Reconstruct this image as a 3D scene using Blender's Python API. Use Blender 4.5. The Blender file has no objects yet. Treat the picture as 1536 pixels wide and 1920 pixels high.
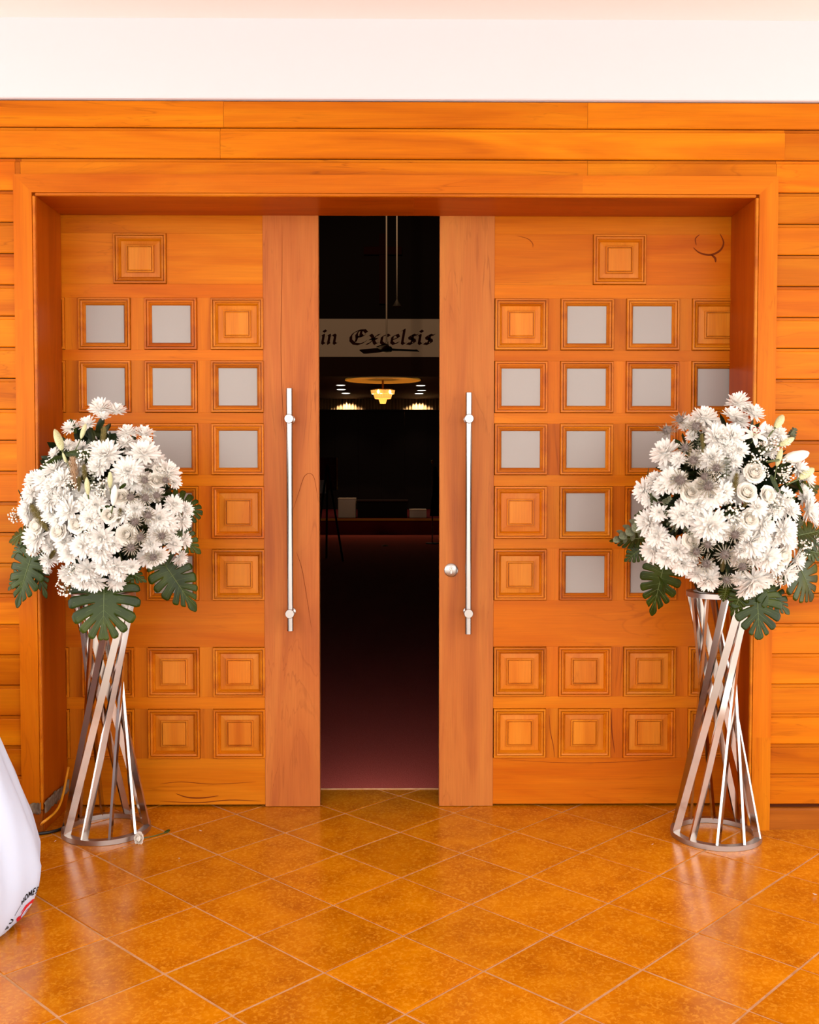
import bpy, bmesh, math, random
from mathutils import Vector, Matrix, Quaternion

random.seed(7)
S = bpy.context.scene
COL = S.collection

# ------------------------------------------------------------------ camera
F_PX, PITCH, YAW, ROLL = 1921.66, 0.0386, 0.0094, 0.0004
CAM = Vector((0.0, -4.5822, 1.51))
fw = Vector((math.sin(YAW) * math.cos(PITCH), math.cos(YAW) * math.cos(PITCH), -math.sin(PITCH)))
rt0 = Vector((math.cos(YAW), -math.sin(YAW), 0))
up0 = rt0.cross(fw)
rt = math.cos(ROLL) * rt0 + math.sin(ROLL) * up0
up = -math.sin(ROLL) * rt0 + math.cos(ROLL) * up0
cam_d = bpy.data.cameras.new('camera')
cam_d.sensor_fit = 'VERTICAL'
cam_d.sensor_height = 36.0
cam_d.lens = 36.0 * F_PX / 1920.0
cam_d.clip_end = 200
cam = bpy.data.objects.new('camera', cam_d)
COL.objects.link(cam)
m = Matrix((rt, up, -fw)).transposed().to_4x4()
m.translation = CAM
cam.matrix_world = m
S.camera = cam

# ------------------------------------------------------------------ world, light, exposure
w = bpy.data.worlds.new('overcast_sky')
S.world = w
w.use_nodes = True
w.node_tree.nodes['Background'].inputs[0].default_value = (1.0, 0.975, 0.95, 1)
w.node_tree.nodes['Background'].inputs[1].default_value = 1.9
S.view_settings.view_transform = 'Standard'
S.view_settings.look = 'None'
S.view_settings.gamma = 1
S.view_settings.exposure = 1.18
S.view_settings.use_curve_mapping = False

# ------------------------------------------------------------------ helpers
def lin(c):
    c /= 255.0
    return c / 12.92 if c <= 0.04045 else ((c + 0.055) / 1.055) ** 2.4
def rgb(r, g, b):
    return (lin(r), lin(g), lin(b), 1)

def ray(px, py):
    return fw * F_PX + rt * (px - 768.0) + up * (960.0 - py)
def at(px, py, Y):
    d = ray(px, py)
    return CAM + d * ((Y - CAM.y) / d.y)
def floor_at(px, py, z=0.0):
    d = ray(px, py)
    return CAM + d * ((z - CAM.z) / d.z)

WLOC = {}
def link(o, parent=None, wloc=None):
    COL.objects.link(o)
    wl = Vector(wloc) if wloc is not None else Vector((0, 0, 0))
    if parent is not None:
        o.parent = parent
        o.location = wl - WLOC.get(parent.name, Vector((0, 0, 0)))
    else:
        o.location = wl
    WLOC[o.name] = wl
    return o
def empty(name, loc):
    o = bpy.data.objects.new(name, None)
    o.empty_display_size = 0.1
    return link(o, None, loc)
def tag(o, label=None, cat=None, group=None, kind=None):
    if label: o['label'] = label
    if cat: o['category'] = cat
    if group: o['group'] = group
    if kind: o['kind'] = kind
    return o

class MB:
    def __init__(self):
        self.v, self.f = [], []
    def add(self, verts, faces):
        n = len(self.v)
        self.v += [Vector(p) for p in verts]
        self.f += [tuple(i + n for i in q) for q in faces]
        return self
    def box(self, x0, x1, y0, y1, z0, z1, ch=0.0):
        if ch <= 0:
            v = [(x, y, z) for x in (x0, x1) for y in (y0, y1) for z in (z0, z1)]
            self.add(v, [(0, 1, 3, 2), (4, 6, 7, 5), (0, 4, 5, 1), (2, 3, 7, 6), (0, 2, 6, 4), (1, 5, 7, 3)])
        else:
            bm = bmesh.new()
            bmesh.ops.create_cube(bm, size=1)
            for q in bm.verts:
                q.co = Vector(((x0 + x1) / 2 + q.co.x * (x1 - x0), (y0 + y1) / 2 + q.co.y * (y1 - y0), (z0 + z1) / 2 + q.co.z * (z1 - z0)))
            bmesh.ops.bevel(bm, geom=bm.edges[:], offset=ch, segments=1, affect='EDGES')
            bm.verts.index_update()
            self.add([q.co.copy() for q in bm.verts], [[q.index for q in f.verts] for f in bm.faces])
            bm.free()
        return self
    def prism_x(self, prof, x0, x1):          # prof: list of (y,z)
        n = len(prof)
        self.add([(x0, y, z) for y, z in prof] + [(x1, y, z) for y, z in prof],
                 [(i, (i + 1) % n, n + (i + 1) % n, n + i) for i in range(n)] + [tuple(range(n))[::-1], tuple(range(n, 2 * n))])
        return self
    def tube(self, pts, r, n=8, cap=True):
        pts = [Vector(p) for p in pts]
        rr = r if isinstance(r, (list, tuple)) else [r] * len(pts)
        rings = []
        prev = None
        for i, p in enumerate(pts):
            t = (pts[min(i + 1, len(pts) - 1)] - pts[max(i - 1, 0)]).normalized()
            if prev is None:
                a = t.cross(Vector((0, 0, 1)))
                if a.length < 0.1: a = t.cross(Vector((1, 0, 0)))
            else:
                a = prev - t * prev.dot(t)
            a.normalize(); prev = a
            b = t.cross(a)
            rings.append([p + (a * math.cos(2 * math.pi * k / n) + b * math.sin(2 * math.pi * k / n)) * rr[i] for k in range(n)])
        v = [q for R_ in rings for q in R_]
        f = []
        for i in range(len(rings) - 1):
            for k in range(n):
                f.append((i * n + k, i * n + (k + 1) % n, (i + 1) * n + (k + 1) % n, (i + 1) * n + k))
        if cap:
            f.append(tuple(range(n))[::-1]); f.append(tuple(range((len(rings) - 1) * n, len(rings) * n)))
        return self.add(v, f)
    def lathe(self, prof, c=(0, 0, 0), n=24, axis='Z', close=False):   # prof (r,h)
        c = Vector(c); v = []; f = []
        for r, h in prof:
            for k in range(n):
                a = 2 * math.pi * k / n
                if axis == 'Z': v.append(c + Vector((r * math.cos(a), r * math.sin(a), h)))
                else: v.append(c + Vector((r * math.cos(a), h, r * math.sin(a))))
        m_ = len(prof)
        for i in range(m_ - (0 if close else 1)):
            j = (i + 1) % m_
            for k in range(n):
                f.append((i * n + k, i * n + (k + 1) % n, j * n + (k + 1) % n, j * n + k))
        return self.add(v, f)
    def frame(self, cx, cz, hx, hz, prof):     # nested rectangular loops: prof (inset, y)
        loops = []
        for o, y in prof:
            loops.append([(cx - hx + o, y, cz - hz + o), (cx + hx - o, y, cz - hz + o), (cx + hx - o, y, cz + hz - o), (cx - hx + o, y, cz + hz - o)])
        v = [p for l in loops for p in l]
        f = [(i * 4 + k, i * 4 + (k + 1) % 4, (i + 1) * 4 + (k + 1) % 4, (i + 1) * 4 + k) for i in range(len(loops) - 1) for k in range(4)]
        return self.add(v, f)
    def mesh(self, name, mat, smooth=False, org=Vector((0, 0, 0))):
        me = bpy.data.meshes.new(name)
        me.from_pydata([tuple(p - org) for p in self.v], [], self.f)
        bm = bmesh.new(); bm.from_mesh(me)
        bmesh.ops.recalc_face_normals(bm, faces=bm.faces[:])
        bm.to_mesh(me); bm.free()
        if mat: me.materials.append(mat)
        if smooth:
            for p in me.polygons: p.use_smooth = True
        return me
    def build(self, name, mat, parent=None, smooth=False, org=None):
        if org is None:
            xs = [p.x for p in self.v]; ys = [p.y for p in self.v]; zs = [p.z for p in self.v]
            org = Vector(((min(xs) + max(xs)) / 2, (min(ys) + max(ys)) / 2, min(zs)))
        me = self.mesh(name, mat, smooth, Vector(org))
        return link(bpy.data.objects.new(name, me), parent, org)

def edge_split(o, ang=35):
    for p in o.data.polygons: p.use_smooth = True
    o.data.set_sharp_from_angle(angle=math.radians(ang))
    return o

# ------------------------------------------------------------------ materials
def newmat(name):
    mt = bpy.data.materials.new(name); mt.use_nodes = True
    nt = mt.node_tree
    return mt, nt, nt.nodes['Principled BSDF']
def plain(name, col, rough=0.5, metal=0.0, spec=0.5, emit=None, estr=0.0):
    mt, nt, b = newmat(name)
    b.inputs['Base Color'].default_value = col
    b.inputs['Roughness'].default_value = rough
    b.inputs['Metallic'].default_value = metal
    b.inputs['Specular IOR Level'].default_value = spec
    if emit:
        b.inputs['Emission Color'].default_value = emit
        b.inputs['Emission Strength'].default_value = estr
    return mt
def nd(nt, typ, **kw):
    n = nt.nodes.new(typ)
    for k, v in kw.items():
        if k in n.inputs: n.inputs[k].default_value = v
        else: setattr(n, k, v)
    return n
def ramp(nt, stops):
    r = nt.nodes.new('ShaderNodeValToRGB')
    e = r.color_ramp.elements
    while len(e) > 1: e.remove(e[-1])
    e[0].position, e[0].color = stops[0]
    for p, c in stops[1:]:
        q = e.new(p); q.color = c
    return r
def objcoord(nt):
    tc = nt.nodes.new('ShaderNodeTexCoord'); oi = nt.nodes.new('ShaderNodeObjectInfo')
    vm = nd(nt, 'ShaderNodeVectorMath', operation='MULTIPLY_ADD')
    cx = nt.nodes.new('ShaderNodeCombineXYZ')
    for i in range(3): nt.links.new(oi.outputs['Random'], cx.inputs[i])
    vm.inputs[1].default_value = (37.3, 91.7, 53.1)
    nt.links.new(cx.outputs[0], vm.inputs[0]); nt.links.new(tc.outputs['Object'], vm.inputs[2])
    return vm.outputs[0], oi.outputs['Random']
def wood(name, dark, mid, light, axis, rough=0.36, vary=0.10, hue=0.003, streak=0.3, coat=0.04, spec=0.09, alb=0.66):
    dark, mid, light = [(c[0] * alb, c[1] * alb, c[2] * alb, 1) for c in (dark, mid, light)]
    mt, nt, b = newmat(name)
    L = nt.links.new
    co, rnd = objcoord(nt)
    def mapped(al, ac):
        mp = nt.nodes.new('ShaderNodeMapping')
        mp.inputs['Scale'].default_value = {'X': (al, ac, ac), 'Z': (ac, ac, al)}[axis]
        L(co, mp.inputs['Vector']); return mp.outputs[0]
    n1 = nd(nt, 'ShaderNodeTexNoise', Scale=1.0, Detail=4.0, Roughness=0.5, Distortion=1.1); L(mapped(0.8, 8), n1.inputs['Vector'])
    r1 = ramp(nt, [(0.25, dark), (0.46, mid), (0.72, light)]); L(n1.outputs['Fac'], r1.inputs[0])
    # thin dark growth lines following the same warped grain
    wv = nd(nt, 'ShaderNodeMath', operation='MULTIPLY'); L(n1.outputs['Fac'], wv.inputs[0]); wv.inputs[1].default_value = 9.0
    fr = nd(nt, 'ShaderNodeMath', operation='FRACT'); L(wv.outputs[0], fr.inputs[0])
    r2 = ramp(nt, [(0.0, (1, 1, 1, 1)), (0.10, (0, 0, 0, 1)), (0.93, (0, 0, 0, 1)), (1.0, (1, 1, 1, 1))]); L(fr.outputs[0], r2.inputs[0])
    nm = nd(nt, 'ShaderNodeTexNoise', Scale=2.2, Detail=2.0); L(co, nm.inputs['Vector'])
    rm = ramp(nt, [(0.48, (0, 0, 0, 1)), (0.68, (streak,) * 3 + (1,))]); L(nm.outputs['Fac'], rm.inputs[0])
    mu = nd(nt, 'ShaderNodeMath', operation='MULTIPLY'); L(r2.outputs[0], mu.inputs[0]); L(rm.outputs[0], mu.inputs[1])
    mx = nd(nt, 'ShaderNodeMixRGB', blend_type='MIX'); L(mu.outputs[0], mx.inputs[0]); L(r1.outputs[0], mx.inputs[1])
    mx.inputs[2].default_value = (dark[0] * .45, dark[1] * .4, dark[2] * .4, 1)
    # fine fibre
    n2 = nd(nt, 'ShaderNodeTexNoise', Scale=1.0, Detail=2.0); L(mapped(5, 260), n2.inputs['Vector'])
    r3 = ramp(nt, [(0.3, (.92, .91, .90, 1)), (0.7, (1.05, 1.05, 1.05, 1))]); L(n2.outputs['Fac'], r3.inputs[0])
    m2 = nd(nt, 'ShaderNodeMixRGB', blend_type='MULTIPLY'); m2.inputs[0].default_value = 1; L(mx.outputs[0], m2.inputs[1]); L(r3.outputs[0], m2.inputs[2])
    hs = nt.nodes.new('ShaderNodeHueSaturation')
    mr = nd(nt, 'ShaderNodeMapRange'); L(rnd, mr.inputs[0]); mr.inputs[3].default_value = 1 - vary; mr.inputs[4].default_value = 1 + vary
    ml = nd(nt, 'ShaderNodeMath', operation='MULTIPLY'); L(rnd, ml.inputs[0]); ml.inputs[1].default_value = 7.13
    mf = nd(nt, 'ShaderNodeMath', operation='FRACT'); L(ml.outputs[0], mf.inputs[0])
    mh = nd(nt, 'ShaderNodeMapRange'); L(mf.outputs[0], mh.inputs[0]); mh.inputs[3].default_value = 0.5 - hue; mh.inputs[4].default_value = 0.5 + hue
    L(mr.outputs[0], hs.inputs['Value']); L(mh.outputs[0], hs.inputs['Hue']); L(m2.outputs[0], hs.inputs['Color'])
    L(hs.outputs[0], b.inputs['Base Color'])
    b.inputs['Roughness'].default_value = rough
    b.inputs['Specular IOR Level'].default_value = spec
    b.inputs['Coat Weight'].default_value = coat
    b.inputs['Coat Roughness'].default_value = 0.28
    bp = nd(nt, 'ShaderNodeBump', Strength=0.05, Distance=0.002); L(n2.outputs['Fac'], bp.inputs['Height']); L(bp.outputs[0], b.inputs['Normal'])
    return mt

O_D, O_M, O_L = rgb(190, 88, 0), rgb(222, 116, 2), rgb(238, 138, 8)
M = {}
M['board'] = wood('varnished_board_wood', O_D, O_M, O_L, 'X', vary=.19, streak=.45)
M['woodx'] = wood('varnished_wood_across', rgb(206, 98, 4), rgb(224, 116, 8), rgb(236, 134, 20), 'X', vary=.07, streak=.35)
M['woodz'] = wood('varnished_wood_upright', rgb(204, 96, 2), rgb(224, 116, 6), rgb(236, 134, 16), 'Z', vary=.05, streak=.25)
M['muntin'] = wood('varnished_wood_muntin', rgb(186, 90, 14), rgb(220, 114, 16), rgb(232, 132, 24), 'Z', vary=.13, streak=.5)
M['stile'] = wood('pinkish_stile_wood', rgb(178, 94, 48), rgb(206, 116, 54), rgb(222, 134, 62), 'Z', vary=.02, streak=.5)
M['jamb'] = wood('jamb_lining_wood', rgb(160, 62, 2), rgb(188, 80, 4), rgb(204, 94, 8), 'Z', vary=.04, streak=.2, coat=.05)
M['jambx'] = wood('head_lining_wood', rgb(168, 66, 2), rgb(196, 84, 4), rgb(210, 98, 8), 'X', vary=.05, streak=.3, coat=.05)
M['mould'] = wood('moulding_wood', rgb(190, 90, 4), rgb(222, 118, 8), rgb(238, 140, 20), 'X', vary=.09, streak=.2, coat=.2)
M['panel'] = wood('fielded_panel_wood', rgb(212, 110, 14), rgb(232, 130, 26), rgb(242, 148, 40), 'Z', vary=.07, streak=.2, coat=.15)
M['skirt'] = wood('baseboard_wood', rgb(126, 60, 14), rgb(164, 84, 20), rgb(188, 102, 28), 'X', vary=.05, streak=.4)
M['groove'] = plain('groove_backing_wood', rgb(70, 28, 4), .8, spec=.1)
M['plaster'] = plain('white_plaster', rgb(212, 203, 207), .8, spec=.2)
M['ceil'] = plain('porch_ceiling_paint', rgb(230, 218, 212), .9, spec=.1)
M['steel'] = plain('brushed_steel', (.40, .365, .34, 1), .26, 1.0)
M['chrome'] = plain('polished_stand_steel', (.50, .44, .40, 1), .12, 1.0)
M['ring'] = plain('satin_ring_steel', (.46, .41, .38, 1), .36, 1.0)
M['keyhole'] = plain('lock_slot_dark', rgb(60, 52, 46), .5, .6)
M['edge'] = plain('leaf_edge_wood', rgb(140, 66, 14), .6)

def glass_mat():
    mt, nt, b = newmat('frosted_glass')
    b.inputs['Base Color'].default_value = rgb(170, 160, 153)
    b.inputs['Roughness'].default_value = 0.32
    b.inputs['Transmission Weight'].default_value = 0.25
    b.inputs['Specular IOR Level'].default_value = 0.5
    n = nd(nt, 'ShaderNodeTexNoise', Scale=260.0, Detail=1.0)
    bp = nd(nt, 'ShaderNodeBump', Strength=0.04, Distance=0.001)
    nt.links.new(n.outputs['Fac'], bp.inputs['Height']); nt.links.new(bp.outputs[0], b.inputs['Normal'])
    return mt
M['glass'] = glass_mat()

def tile_mat():
    mt, nt, b = newmat('glazed_terracotta')
    L = nt.links.new
    co, rnd = objcoord(nt)
    n1 = nd(nt, 'ShaderNodeTexNoise', Scale=7.0, Detail=4.0, Roughness=.6); L(co, n1.inputs['Vector'])
    r1 = ramp(nt, [(.28, rgb(160, 84, 1)), (.5, rgb(180, 102, 1)), (.72, rgb(194, 116, 3))]); L(n1.outputs['Fac'], r1.inputs[0])
    n2 = nd(nt, 'ShaderNodeTexNoise', Scale=72.0, Detail=3.0, Roughness=.6, Distortion=.8); L(co, n2.inputs['Vector'])
    r2 = ramp(nt, [(.48, (0, 0, 0, 1)), (.66, (.6, .6, .6, 1))]); L(n2.outputs['Fac'], r2.inputs[0])
    mx = nd(nt, 'ShaderNodeMixRGB'); L(r2.outputs[0], mx.inputs[0]); L(r1.outputs[0], mx.inputs[1]); mx.inputs[2].default_value = rgb(212, 140, 34)
    hs = nt.nodes.new('ShaderNodeHueSaturation')
    mr = nd(nt, 'ShaderNodeMapRange'); L(rnd, mr.inputs[0]); mr.inputs[3].default_value = .92; mr.inputs[4].default_value = 1.08
    L(mr.outputs[0], hs.inputs['Value']); L(mx.outputs[0], hs.inputs['Color']); L(hs.outputs[0], b.inputs['Base Color'])
    n3 = nd(nt, 'ShaderNodeTexNoise', Scale=9.0, Detail=3.0); L(co, n3.inputs['Vector'])
    mr2 = nd(nt, 'ShaderNodeMapRange'); L(n3.outputs['Fac'], mr2.inputs[0]); mr2.inputs[3].default_value = .14; mr2.inputs[4].default_value = .28
    L(mr2.outputs[0], b.inputs['Roughness'])
    b.inputs['Specular IOR Level'].default_value = .36
    n4 = nd(nt, 'ShaderNodeTexNoise', Scale=5.0, Detail=1.0); L(co, n4.inputs['Vector'])
    bp = nd(nt, 'ShaderNodeBump', Strength=0.06, Distance=0.01); L(n4.outputs['Fac'], bp.inputs['Height']); L(bp.outputs[0], b.inputs['Normal'])
    return mt
M['tile'] = tile_mat()
def noisy(name, c0, c1, scale, rough=.8, bump=0.0, spec=.3):
    mt, nt, b = newmat(name)
    tc = nt.nodes.new('ShaderNodeTexCoord')
    n = nd(nt, 'ShaderNodeTexNoise', Scale=scale, Detail=4.0); nt.links.new(tc.outputs['Object'], n.inputs['Vector'])
    r = ramp(nt, [(.35, c0), (.65, c1)]); nt.links.new(n.outputs['Fac'], r.inputs[0]); nt.links.new(r.outputs[0], b.inputs['Base Color'])
    b.inputs['Roughness'].default_value = rough
    b.inputs['Specular IOR Level'].default_value = spec
    if bump:
        bp = nd(nt, 'ShaderNodeBump', Strength=bump, Distance=0.004); nt.links.new(n.outputs['Fac'], bp.inputs['Height']); nt.links.new(bp.outputs[0], b.inputs['Normal'])
    return mt
M['grout'] = noisy('pale_grout', rgb(176, 126, 84), rgb(196, 150, 110), 30, .85)
M['paving'] = noisy('forecourt_paving', rgb(200, 194, 186), rgb(216, 210, 204), 3, .9)
M['carpet'] = noisy('maroon_carpet', rgb(170, 76, 70), rgb(204, 102, 94), 220, .95, .3, .05)

# ------------------------------------------------------------------ setting: floor with tiles
XL, XR, XO, XRO, ZT, ZO, J = -1.4954, 1.4696, -1.5836, 1.5604, 2.6428, 2.7299, 0.3254
GX, GY, TH, TS = -0.2372, -0.5733, 0.0096, 0.341
floor = tag(MB().box(-3.2, 3.2, -2.75, 0.75, -0.05, -0.0025).build('floor', M['grout']), kind='structure')
h = TS / math.sqrt(2)
tile_me = None
bm = bmesh.new(); bmesh.ops.create_cube(bm, size=1)
for q in bm.verts: q.co = Vector((q.co.x * (TS - .0062), q.co.y * (TS - .0062), q.co.z * .016 - .008))
bmesh.ops.bevel(bm, geom=[e for e in bm.edges if all(v.co.z > -.001 for v in e.verts)], offset=.0022, segments=2, affect='EDGES')
tile_me = bpy.data.meshes.new('tile'); bm.to_mesh(tile_me); bm.free(); tile_me.materials.append(M['tile'])
for r in range(-5, 11):
    for k in range(-13, 15):
        if (k + r) % 2 == 0: continue
        a, b_ = k * h, -r * h
        x = GX + a * math.cos(TH) - b_ * math.sin(TH); y = GY + a * math.sin(TH) + b_ * math.cos(TH)
        if abs(x) > 2.75 or y < -2.5 or y > 0.47: continue
        if y > -0.30 + h * .6 and (x < XL - h * .4 or x > XR + h * .4): continue
        t = bpy.data.objects.new('tile', tile_me)
        link(t, floor, (x, y, random.uniform(-.0006, .0006)))
        t.rotation_euler.z = TH + math.pi / 4
tag(MB().box(-30, 30, -40, -2.75, -0.06, -0.004).build('floor_forecourt', M['paving']), kind='structure')

# ------------------------------------------------------------------ setting: walls with boards
YB = -0.311                                   # board face
z362 = at(1490, 362, YB).z
PIT = 0.128
grooves = [z362 - PIT * k for k in range(-3, 21)]    # underside line of each board row
ZBASE = at(1490, 1514, YB).z
ZTOPW = at(768, 190, YB).z
wl = tag(MB().box(-3.0, XO + .02, YB + .014, -.02, -0.0, ZTOPW).build('wall_left', M['groove']), kind='structure')
wr = tag(MB().box(XRO - .02, 3.0, YB + .014, -.02, -0.0, ZTOPW).build('wall_right', M['groove']), kind='structure')
wa = tag(MB().box(XO + .02, XRO - .02, YB + .014, -.02, ZT + .02, ZTOPW).build('wall_above', M['groove']), kind='structure')
def board(x0, x1, zlo, zhi, parent, lip=.012, dy=0.0):
    g = .003
    y = YB + dy
    zt = zhi - lip
    prof = [(YB + .014, zlo + g), (y + .003, zlo + g), (y, zlo + g + .003), (y, zt - .003), (y + .003, zt), (y + .010, zt), (y + .010, zhi), (YB + .014, zhi)]
    return MB().prism_x(prof, x0 + .0006, x1 - .0006).build('board', M['board'], parent)
zA, zB, zC = z362 + 3 * PIT, z362 + 2 * PIT, z362 + PIT
def xs(px, py): return at(px, py, YB).x
zrow = lambda y: at(768, y, YB).z
rowA0, rowA1 = zrow(241), ZTOPW
rowB0, rowB1 = zrow(299), zrow(241)
rowC0, rowC1 = z362, zrow(299)
for (a, b_) in ((-3.0, xs(419, 215)), (xs(419, 215), xs(1102, 215)), (xs(1102, 215), 3.0)): board(a, b_, rowA0, rowA1, wa, lip=.002, dy=random.uniform(-.002, .001))
for (a, b_) in ((-3.0, xs(413, 270)), (xs(413, 270), xs(1472, 270)), (xs(1472, 270), 3.0)): board(a, b_, rowB0, rowB1, wa, dy=random.uniform(-.002, .001))
for (a, b_, lo) in ((-3.0, XO + .004, rowC0), (XO + .004, xs(38, 315), ZO - .02), (xs(38, 315), xs(1102, 315), ZO - .02), (xs(1102, 315), XRO - .004, ZO - .02), (XRO - .004, 3.0, rowC0)):
    board(a, b_, lo, rowC1, wa)
zz = z362
while zz - PIT > ZBASE - .06:
    board(-3.0, XO + .004, max(zz - PIT, ZBASE), zz, wl, dy=random.uniform(-.0015, .0015))
    board(XRO - .004, 3.0, max(zz - PIT, ZBASE), zz, wr, dy=random.uniform(-.0015, .0015))
    zz -= PIT
for nm, x0, x1 in (('baseboard_left', -3.0, XO + .003), ('baseboard_right', XRO - .003, 3.0)):
    prof = [(YB + .014, 0), (YB - .004, 0), (YB - .004, ZBASE - .012), (YB + .002, ZBASE - .004), (YB + .014, ZBASE - .002)]
    tag(MB().prism_x(prof, x0, x1).build(nm, M['skirt']), kind='structure')

# white beam and porch ceiling
ZC = at(768, 34, YB - .03).z
tag(MB().box(-4.5, 4.5, YB - .022, 0.05, ZTOPW + .002, ZC + .3, .004).build('wall_top', M['plaster']), kind='structure')
tag(MB().box(-4.5, 4.5, -6.0, YB - .022, ZC, ZC + .2).build('ceiling', M['ceil']), kind='structure')

# ------------------------------------------------------------------ setting: door frame (casing and lining)
def casing(name, pieces):
    t = empty(name, pieces[0][1]); tag(t, kind='structure'); return t
YC = -J
t1 = empty('trim_1', (XO, YC, 0)); tag(t1, kind='structure')
zs = at(50, 580, YC).z
for z0, z1 in ((0.095, zs), (zs, ZO)):
    v = [(XO, z0), (XL - .013, z0), (XL - .013, min(z1, ZT + .013) if z1 == ZO else z1), (XO, z1)]
    MB().add([(x, YC, z) for x, z in v] + [(x, YC + .024, z) for x, z in v], [(0, 1, 2, 3), (7, 6, 5, 4), (0, 4, 5, 1), (1, 5, 6, 2), (2, 6, 7, 3), (3, 7, 4, 0)]).build('casing_board', M['woodz'], t1)
MB().box(XO, XL - .002, YC - .004, YC + .024, 0, .095, .003).build('plinth_block', M['skirt'], t1)
MB().box(XL - .0125, XL, YC + .001, YC + .016, .095, ZT, .003).build('bead', M['mould'], t1)
t2 = empty('trim_2', (XRO, YC, 0)); tag(t2, kind='structure')
zs = at(1430, 1383, YC).z
for z0, z1 in ((0, zs), (zs, ZO)):
    v = [(XR + .013, z0), (XRO, z0), (XRO, z1), (XR + .013, min(z1, ZT + .013) if z1 == ZO else z1)]
    MB().add([(x, YC, z) for x, z in v] + [(x, YC + .024, z) for x, z in v], [(0, 1, 2, 3), (7, 6, 5, 4), (0, 4, 5, 1), (1, 5, 6, 2), (2, 6, 7, 3), (3, 7, 4, 0)]).build('casing_board', M['woodz'], t2)
MB().box(XR, XR + .0125, YC + .001, YC + .016, 0, ZT, .003).build('bead', M['mould'], t2)
t3 = empty('trim_3', ((XL + XR) / 2, YC, ZT)); tag(t3, kind='structure')
xj = at(1093, 345, YC).x
for a, b_ in ((0, 1), (1, 2)):
    X = [XO, xj, XRO]; Xi = [XL - .013, xj, XR + .013]
    v = [(Xi[a], ZT + .013), (Xi[b_], ZT + .013), (X[b_], ZO), (X[a], ZO)]
    MB().add([(x, YC, z) for x, z in v] + [(x, YC + .024, z) for x, z in v], [(0, 1, 2, 3), (7, 6, 5, 4), (0, 4, 5, 1), (1, 5, 6, 2), (2, 6, 7, 3), (3, 7, 4, 0)]).build('casing_board', M['woodx'], t3)
MB().box(XL, XR, YC + .001, YC + .016, ZT, ZT + .0125, .003).build('bead', M['mould'], t3)
# lining of the deep reveal
tag(MB().box(XL - .02, XL, YC + .017, -.004, 0, ZT + .02, .001).build('trim_4', M['jamb']), kind='structure')
tag(MB().box(XR, XR + .02, YC + .017, -.004, 0, ZT + .02, .001).build('trim_5', M['jamb']), kind='structure')
t6 = empty('trim_6', (0, YC, ZT)); tag(t6, kind='structure')
for a, b_ in ((XL, xs(640, 385) + .3), (xs(640, 385) + .3, XR)):
    MB().box(a, b_, YC + .017, -.004, ZT, ZT + .02, .001).build('lining_board', M['jambx'], t6)

# ------------------------------------------------------------------ doors
YD = 0.0
TK = 0.045
ROWS = [(439.5, 533), (560, 656), (677.5, 773.5), (795, 890), (912, 1009.5), (1030, 1125), (1213.5, 1305.5), (1329, 1420.5)]
XRF = 850.0
def zpx(y): return at(XRF, y, YD).z
PROF_M = [(0.0, .020), (0.0, -.008), (.002, -.011), (.008, -.011), (.0095, -.002), (.0115, -.002), (.013, -.008), (.019, -.006), (.0205, .002), (.022, .002), (.024, .001), (.029, .008), (.033, .018)]
def make_panel(door, cx, cz, hx, hz, kind):
    md = MB().frame(cx, cz, hx, hz, PROF_M)
    p = md.build('moulding', M['mould'], door)
    edge_split(p, 20)
    i = .031
    if kind == 'G':
        MB().box(cx - hx + i, cx + hx - i, .010, .016, cz - hz + i, cz + hz - i).build('glass_pane', M['glass'], door)
    else:
        f = MB().frame(cx, cz, hx - i, hz - i, [(0.0, .02), (0.0, .011), (hx - i - .062, .009)])
        q = [(cx - .062, .009, cz - hz + hx - .062), (cx + .062, .009, cz - hz + hx - .062), (cx + .062, .009, cz + hz - hx + .062), (cx - .062, .009, cz + hz - hx + .062)]
        f.add(q, [(0, 1, 2, 3)])
        pn = f.build('fielded_panel', M['panel'], door)
        bl = MB().frame(cx, cz, .060, .060, [(0, .010), (0, -.001), (.003, -.004), (.005, -.004), (.006, .003), (.008, .003), (.009, -.004), (.012, -.006)])
        bl.add([(cx - .048, -.006, cz - .048), (cx + .048, -.006, cz - .048), (cx + .048, -.006, cz + .048), (cx - .048, -.006, cz + .048)], [(0, 1, 2, 3)])
        b2 = bl.build('raised_block', M['panel'], pn)
    return p
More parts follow.
